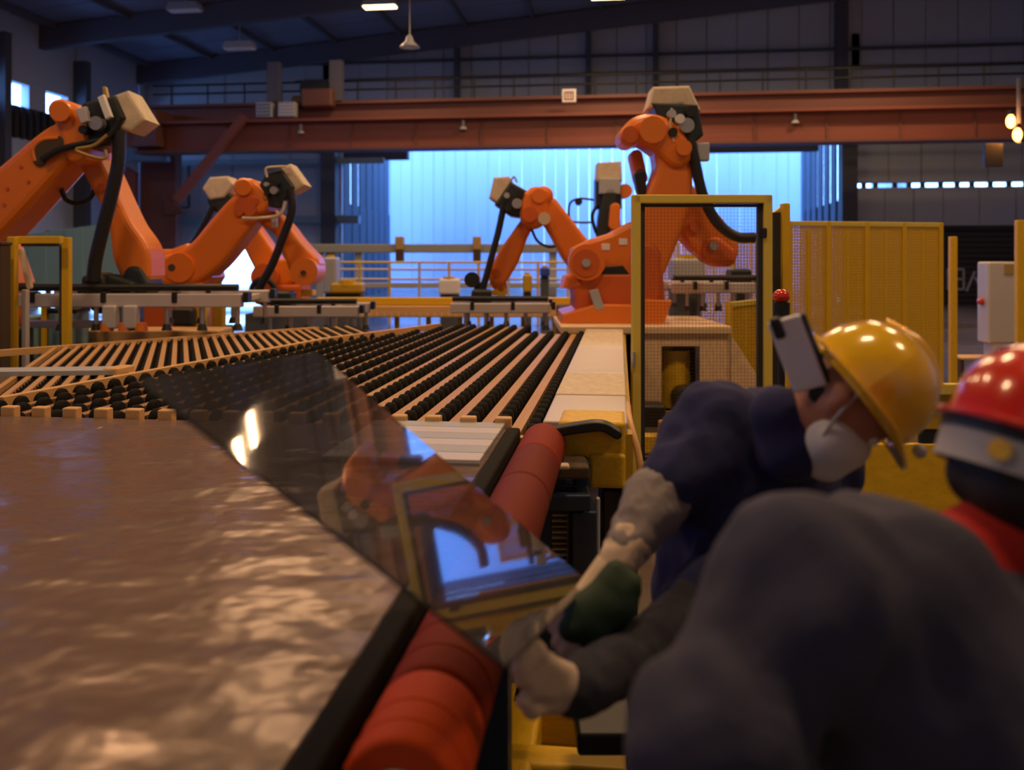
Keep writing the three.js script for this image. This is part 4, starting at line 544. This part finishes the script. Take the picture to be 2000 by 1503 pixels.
{ // worker in the navy short sleeved vest and yellow helmet, bending over the glass
  const hipC = P(1400, 1330, 2.12), chest = P(1450, 975, 2.02), neck = P(1555, 850, 1.92), shL = P(1405, 845, 1.98), shR = P(1590, 900, 2.12), elb = P(1275, 985, 1.86), wri = P(1215, 1085, 1.76);
  const headUp = RIGHT.clone().multiplyScalar(0.79).addScaledVector(UP, 0.60).addScaledVector(FWD, -0.12).normalize(), headFront = RIGHT.clone().multiplyScalar(0.55).addScaledVector(UP, -0.78).addScaledVector(FWD, -0.3).normalize(), hc = P(1640, 790, 1.76);
  const o = thing('person', 'worker in navy short sleeved jacket, yellow helmet and white mask bending over the glass', 'person', V(hipC.x, 0, hipC.z)), off = V(hipC.x, 0, hipC.z), W = (p) => p.clone().sub(off);
  const hip = W(hipC), C = W(chest), N = W(neck), SL = W(shL), SR = W(shR), E = W(elb), K = W(wri), H = W(hc);
  const at = (x, y, z) => H.clone().addScaledVector(headUp, y).addScaledVector(headFront, z).addScaledVector(headUp.clone().cross(headFront).normalize(), x);
  const footL = V(-0.15, 0.05, 0.02), footR = V(0.2, 0.05, -0.12), kneeL = V(-0.13, 0.48, 0.1), kneeR = V(0.19, 0.48, -0.02), hL = hip.clone().add(V(-0.1, -0.05, 0)), hR = hip.clone().add(V(0.12, -0.05, -0.05));
  const torso = [[hip, lp(hip, C, 0.5), 0.14, 0.145], [lp(hip, C, 0.5), C, 0.145, 0.15], [C, lp(SL, SR, 0.5), 0.15, 0.11], [SL, SR, 0.085, 0.085]];
  const E2 = W(P(1330, 1230, 1.75)), K2 = W(P(1125, 1345, 1.5)), farArm = [[SR, E2, 0.06, 0.05], [E2, K2, 0.05, 0.036]];
  const headB = [[at(0, 0.03, -0.02), at(0, 0.03, 0.02), 0.085, 0.08], [at(0, -0.05, 0.035), at(0, -0.09, 0.055), 0.062, 0.045], [at(0, -0.03, 0.09), at(0, -0.045, 0.105), 0.016, 0.014], [N, at(0, -0.05, -0.02), 0.06, 0.055], [at(0.08, -0.02, -0.005), at(0.085, 0.01, -0.01), 0.014, 0.018], [at(-0.08, -0.02, -0.005), at(-0.085, 0.01, -0.01), 0.014, 0.018]];
  part('body', sdf([...torso, [SL, E, 0.062, 0.05], [E, K, 0.045, 0.034], ...farArm, [lp(SL, SR, 0.5), N, 0.08, 0.06], ...headB, [hL, kneeL, 0.085, 0.06], [kneeL, footL, 0.055, 0.045], [hR, kneeR, 0.085, 0.06], [kneeR, footR, 0.055, 0.045]], 0.03, 0.016), mat.skin, o);
  part('head', sdf(headB, 0.02, 0.005), mat.skin, o);
  part('jacket', sdf([...grow(torso, 0.022), [SL, lp(SL, E, 0.62), 0.098, 0.085], [SR, lp(SR, E2, 0.9), 0.1, 0.075], [lp(SL, SR, 0.5), lp(N, C, 0.1), 0.1, 0.082]], 0.05, 0.011, 0.016, 11), mat.navy, o);
  part('sleeve', sdf([[lp(SL, E, 0.5), E, 0.07, 0.062], [E, lp(E, K, 0.85), 0.062, 0.046]], 0.03, 0.006, 0.008, 26), mat.sleeve, o);
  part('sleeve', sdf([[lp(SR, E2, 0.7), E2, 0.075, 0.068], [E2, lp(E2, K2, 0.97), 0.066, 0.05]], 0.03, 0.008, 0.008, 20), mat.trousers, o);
  part('trousers', sdf(grow([[hip, hL, 0.13, 0.09], [hip, hR, 0.13, 0.09], [hL, kneeL, 0.085, 0.065], [kneeL, footL, 0.06, 0.05], [hR, kneeR, 0.085, 0.065], [kneeR, footR, 0.06, 0.05]], 0.02), 0.04, 0.018), mat.trousers, o);
  for (const fp of [footL, footR]) part('shoe', rbox(0.11, 0.1, 0.28, 0.045), mat.black, o, fp.x, 0.05, fp.z + 0.06);
  part('collar', sdf([[lp(N, at(0, -0.05, -0.02), 0.0), lp(N, at(0, -0.05, -0.02), 0.45), 0.088, 0.078], [lp(N, C, 0.2), at(0, -0.13, 0.02), 0.08, 0.06], [N, at(0, -0.11, -0.05), 0.075, 0.06]], 0.03, 0.008), mat.navy, o);
  part('mask', sdf([[at(0, -0.045, 0.06), at(0, -0.085, 0.065), 0.058, 0.05], [at(0.04, -0.06, 0.045), at(-0.04, -0.06, 0.045), 0.05, 0.05]], 0.02, 0.005), mat.mask, o);
  for (const s of [-1, 1]) part('eye', new THREE.SphereGeometry(0.012, 12, 8), mat.white, o, ...at(s * 0.032, 0.005, 0.088).toArray());
  const strap = [at(0.092, 0.04, 0.0), at(0.093, -0.02, 0.01), at(0.07, -0.09, 0.035), at(0, -0.125, 0.05), at(-0.07, -0.09, 0.035), at(-0.093, -0.02, 0.01), at(-0.092, 0.04, 0.0)]; part('chin_strap', tube(strap, 0.004, 40, 6), mat.band, o);
  part('hair', sdf([[at(0, 0.0, -0.06), at(0, 0.03, -0.04), 0.06, 0.075]], 0.02, 0.006), mat.hair, o);
  const hg = oriented(o, at(0, 0.045, 0.0), headUp, headFront); hg.name = 'helmet';
  part('shell', helmetShell(0.125, 0.15, 0.13), mat.helmetYellow, hg); part('brim', helmetBrim(0.125, 0.13, 0.022), mat.helmetYellow, hg); part('ridge', tube([V(0, 0.125, -0.08), V(0, 0.153, 0), V(0, 0.125, 0.08)], 0.012, 20, 8), mat.helmetYellow, hg); part('knob', new THREE.SphereGeometry(0.014, 12, 8), mat.greyPlate, hg, 0.0, 0.02, 0.155);
  const vg = oriented(o, W(P(1556, 690, 1.72)), RIGHT.clone().multiplyScalar(-0.36).addScaledVector(UP, 0.93).normalize(), FWD.clone().multiplyScalar(-0.7).addScaledVector(UP, 0.45).addScaledVector(RIGHT, -0.62)); vg.name = 'face_shield'; part('plate', rbox(0.068, 0.15, 0.014, 0.012), mat.visor, vg); part('side', rbox(0.008, 0.145, 0.02, 0.004), mat.navySteel, vg, 0.037, 0.0, -0.008); part('clip', rbox(0.022, 0.045, 0.02, 0.008), mat.black, vg, -0.015, 0.06, 0.006); part('strap', rbox(0.05, 0.08, 0.03, 0.012), mat.black, vg, 0.015, -0.115, -0.01);
  // gloves: near hand flat along the glass edge, far hand gripping below
  const glove = (wr, kn, tipv, side, w, name, nails) => { const palmDir = kn.clone().sub(wr), Ln = palmDir.length(), b = []; palmDir.normalize(); for (let i = 0; i < 4; i++) { const s = (i - 1.5) * w, base = kn.clone().addScaledVector(side, s * 1.0), a = lp(wr, kn, 0.25).addScaledVector(side, s * 0.7), l = [0.85, 1.0, 0.95, 0.75][i]; b.push([a, base, 0.019, 0.0135]); const t1 = base.clone().addScaledVector(tipv, 0.042 * l).addScaledVector(palmDir, 0.004), t2 = t1.clone().addScaledVector(tipv, 0.034 * l).addScaledVector(palmDir, -0.008); b.push([base, t1, 0.0125, 0.0115], [t1, t2, 0.0115, 0.010]); } const th = lp(wr, kn, 0.3).addScaledVector(side, -1.9 * w), te = th.clone().addScaledVector(palmDir, 0.05).addScaledVector(side, -0.022); b.push([lp(wr, kn, 0.15), th, 0.02, 0.015], [th, te, 0.0145, 0.0125], [te, te.clone().addScaledVector(palmDir, 0.03).addScaledVector(side, 0.008), 0.0125, 0.011]); b.push([wr, lp(wr, kn, 0.3), 0.032, 0.026]); return b; };
  const k1 = W(P(1140, 1205, 1.66)), sd = RIGHT.clone().multiplyScalar(0.72).addScaledVector(UP, -0.5).addScaledVector(FWD, -0.45).normalize(), tip1 = W(P(1085, 1275, 1.63)).sub(k1).normalize();
  part('glove', sdf(glove(K, k1, tip1, sd.clone().negate(), 0.021), 0.012, 0.0036), mat.glove, o); part('glove_cuff', sdf([[lp(E, K, 0.8), lp(K, k1, 0.12), 0.047, 0.04]], 0.01, 0.005, 0.004, 40), mat.glove, o);
  const q = [P(1210, 1098, 1.665), P(1250, 1130, 1.65), P(1232, 1188, 1.635), P(1150, 1262, 1.605), P(1096, 1240, 1.6), P(1118, 1190, 1.625)].map(W), pn = []; for (let i = 0; i < 6; i++) { const m = q.reduce((s, v) => s.add(v), V()).multiplyScalar(1 / 6); pn.push([lp(q[i], m, 0.22), lp(q[(i + 1) % 6], m, 0.22), 0.011, 0.011], [lp(q[i], m, 0.22), m, 0.011, 0.014], [lp(q[i], m, 0.55), lp(q[(i + 1) % 6], m, 0.55), 0.013, 0.013]); }
  part('palm_coating', sdf(pn, 0.03, 0.004), mat.palm, o);
  const k2 = W(P(1055, 1320, 1.44)), tip2 = W(P(1010, 1260, 1.4)).sub(k2).normalize(), sd2 = UP.clone().multiplyScalar(0.8).addScaledVector(RIGHT, 0.5).addScaledVector(FWD, 0.3).normalize();
  part('glove', sdf(glove(K2, k2, tip2, sd2, 0.0165), 0.012, 0.0036), mat.glove, o);
}
{ // worker seen from behind in the grey jacket and red helmet
  const D = 1.06, hipC = P(1800, 1900, 1.25), o = thing('person', 'worker in grey jacket and red helmet seen from behind, leaning down at the picture edge', 'person', V(hipC.x, 0, hipC.z)), off = V(hipC.x, 0, hipC.z), W = (p) => p.clone().sub(off);
  const up = UP.clone().multiplyScalar(0.94).addScaledVector(RIGHT, 0.34).addScaledVector(FWD, 0.1).normalize(), front = FWD.clone().multiplyScalar(0.75).addScaledVector(RIGHT, 0.5).addScaledVector(UP, -0.2).normalize(), hc = P(2010, 925, 1.22), H = W(hc);
  const hip = W(hipC), C = W(P(1800, 1340, 1.12)), SL = W(P(1575, 1150, 1.04)), SB = W(P(1715, 1165, 1.1)), SR = W(P(2080, 1290, 1.22)), N = W(P(1960, 1120, 1.2)), E = W(P(1395, 1440, 0.98)), K = W(P(1420, 1760, 1.1)), E2 = W(P(2260, 1500, 1.3)), K2 = W(P(2200, 1760, 1.45));
  const at = (x, y, z) => H.clone().addScaledVector(up, y).addScaledVector(front, z).addScaledVector(up.clone().cross(front).normalize(), x);
  const hL = hip.clone().add(V(-0.11, -0.03, 0)), hR = hip.clone().add(V(0.11, -0.03, 0)), kL = V(-0.13, 0.46, 0.02), kR = V(0.14, 0.46, -0.08), fL = V(-0.14, 0.05, 0.1), fR = V(0.15, 0.05, 0.02);
  const headB = [[at(0, 0.03, -0.02), at(0, 0.03, 0.02), 0.086, 0.082], [at(0, -0.05, 0.035), at(0, -0.09, 0.055), 0.062, 0.045], [at(0, -0.03, 0.09), at(0, -0.045, 0.105), 0.016, 0.014], [N, at(0, -0.05, -0.02), 0.06, 0.055], [at(0.08, -0.02, -0.005), at(0.085, 0.01, -0.01), 0.014, 0.018], [at(-0.08, -0.02, -0.005), at(-0.085, 0.01, -0.01), 0.014, 0.018]];
  const torso = [[hip, C, 0.15, 0.16], [C, SB, 0.15, 0.09], [SL, SB, 0.085, 0.1], [SB, SR, 0.09, 0.08], [lp(SB, N, 0.5), N, 0.07, 0.05]];
  part('body', sdf([...torso, [SL, E, 0.06, 0.05], [E, K, 0.045, 0.034], [K, K.clone().add(V(-0.01, -0.1, -0.03)), 0.035, 0.02], [SR, E2, 0.06, 0.05], [E2, K2, 0.045, 0.034], [K2, K2.clone().add(V(0, -0.1, -0.03)), 0.035, 0.02], ...headB, [hL, kL, 0.085, 0.06], [kL, fL, 0.055, 0.045], [hR, kR, 0.085, 0.06], [kR, fR, 0.055, 0.045]], 0.03, 0.016), mat.skin, o);
  part('head', sdf(headB, 0.02, 0.006), mat.skin, o);
  part('jacket', sdf([...grow(torso.slice(0, 4), 0.02), [SL, E, 0.098, 0.085], [E, lp(E, K, 0.8), 0.085, 0.06], [SR, E2, 0.095, 0.08], [E2, lp(E2, K2, 0.8), 0.08, 0.06]], 0.05, 0.012, 0.02, 9), mat.jacket, o);
  part('trousers', sdf(grow([[hip, hL, 0.13, 0.09], [hip, hR, 0.13, 0.09], [hL, kL, 0.085, 0.065], [kL, fL, 0.06, 0.05], [hR, kR, 0.085, 0.065], [kR, fR, 0.06, 0.05]], 0.02), 0.04, 0.018), mat.trousers, o);
  for (const fp of [fL, fR]) part('shoe', rbox(0.11, 0.1, 0.28, 0.045), mat.black, o, fp.x, 0.05, fp.z - 0.06);
  part('collar', sdf([[lp(N, SB, 0.35), lp(N, at(0, -0.05, -0.02), 0.35), 0.085, 0.075], [N, SR, 0.08, 0.07], [N, lp(N, SB, 0.35), 0.08, 0.07]], 0.04, 0.008), mat.redCloth, o);
  part('hair', sdf([[at(0, -0.02, -0.05), at(0, 0.03, -0.03), 0.07, 0.08], [at(0.05, -0.02, -0.02), at(-0.05, -0.02, -0.02), 0.05, 0.05]], 0.02, 0.006), mat.hair, o);
  const hg = oriented(o, at(0, 0.05, 0), up, front); hg.name = 'helmet';
  part('shell', helmetShell(0.12, 0.135, 0.14), mat.red, hg); part('brim', helmetBrim(0.12, 0.14, 0.05), mat.red, hg); part('ridge', tube([V(0, 0.1, -0.09), V(0, 0.138, 0), V(0, 0.1, 0.1)], 0.012, 20, 8), mat.red, hg);
  const bandG = new THREE.CylinderGeometry(1, 1, 0.05, 40, 1, true); bandG.scale(0.122, 1, 0.142); part('shield_band', bandG, mat.band, hg, 0, -0.04, 0); const b2 = new THREE.CylinderGeometry(1, 1, 0.02, 40, 1, true); b2.scale(0.124, 1, 0.144); part('rubber_band', b2, mat.black, hg, 0, -0.012, 0);
  const qd = V(-0.35, 0, -0.94).normalize(); 
  const loc = hg.worldToLocal(P(1915, 880, 1.08)); const ang = Math.atan2(loc.z / 0.142, loc.x / 0.122); const bp = V(Math.cos(ang) * 0.124, -0.04, Math.sin(ang) * 0.144); part('band_knob', cyl(0.014, 0.012, 18), mat.helmetYellow, hg, bp.x, bp.y, bp.z, Math.PI / 2, 0, 0);
}
scene.updateMatrixWorld(true);
renderer.render(scene, camera);
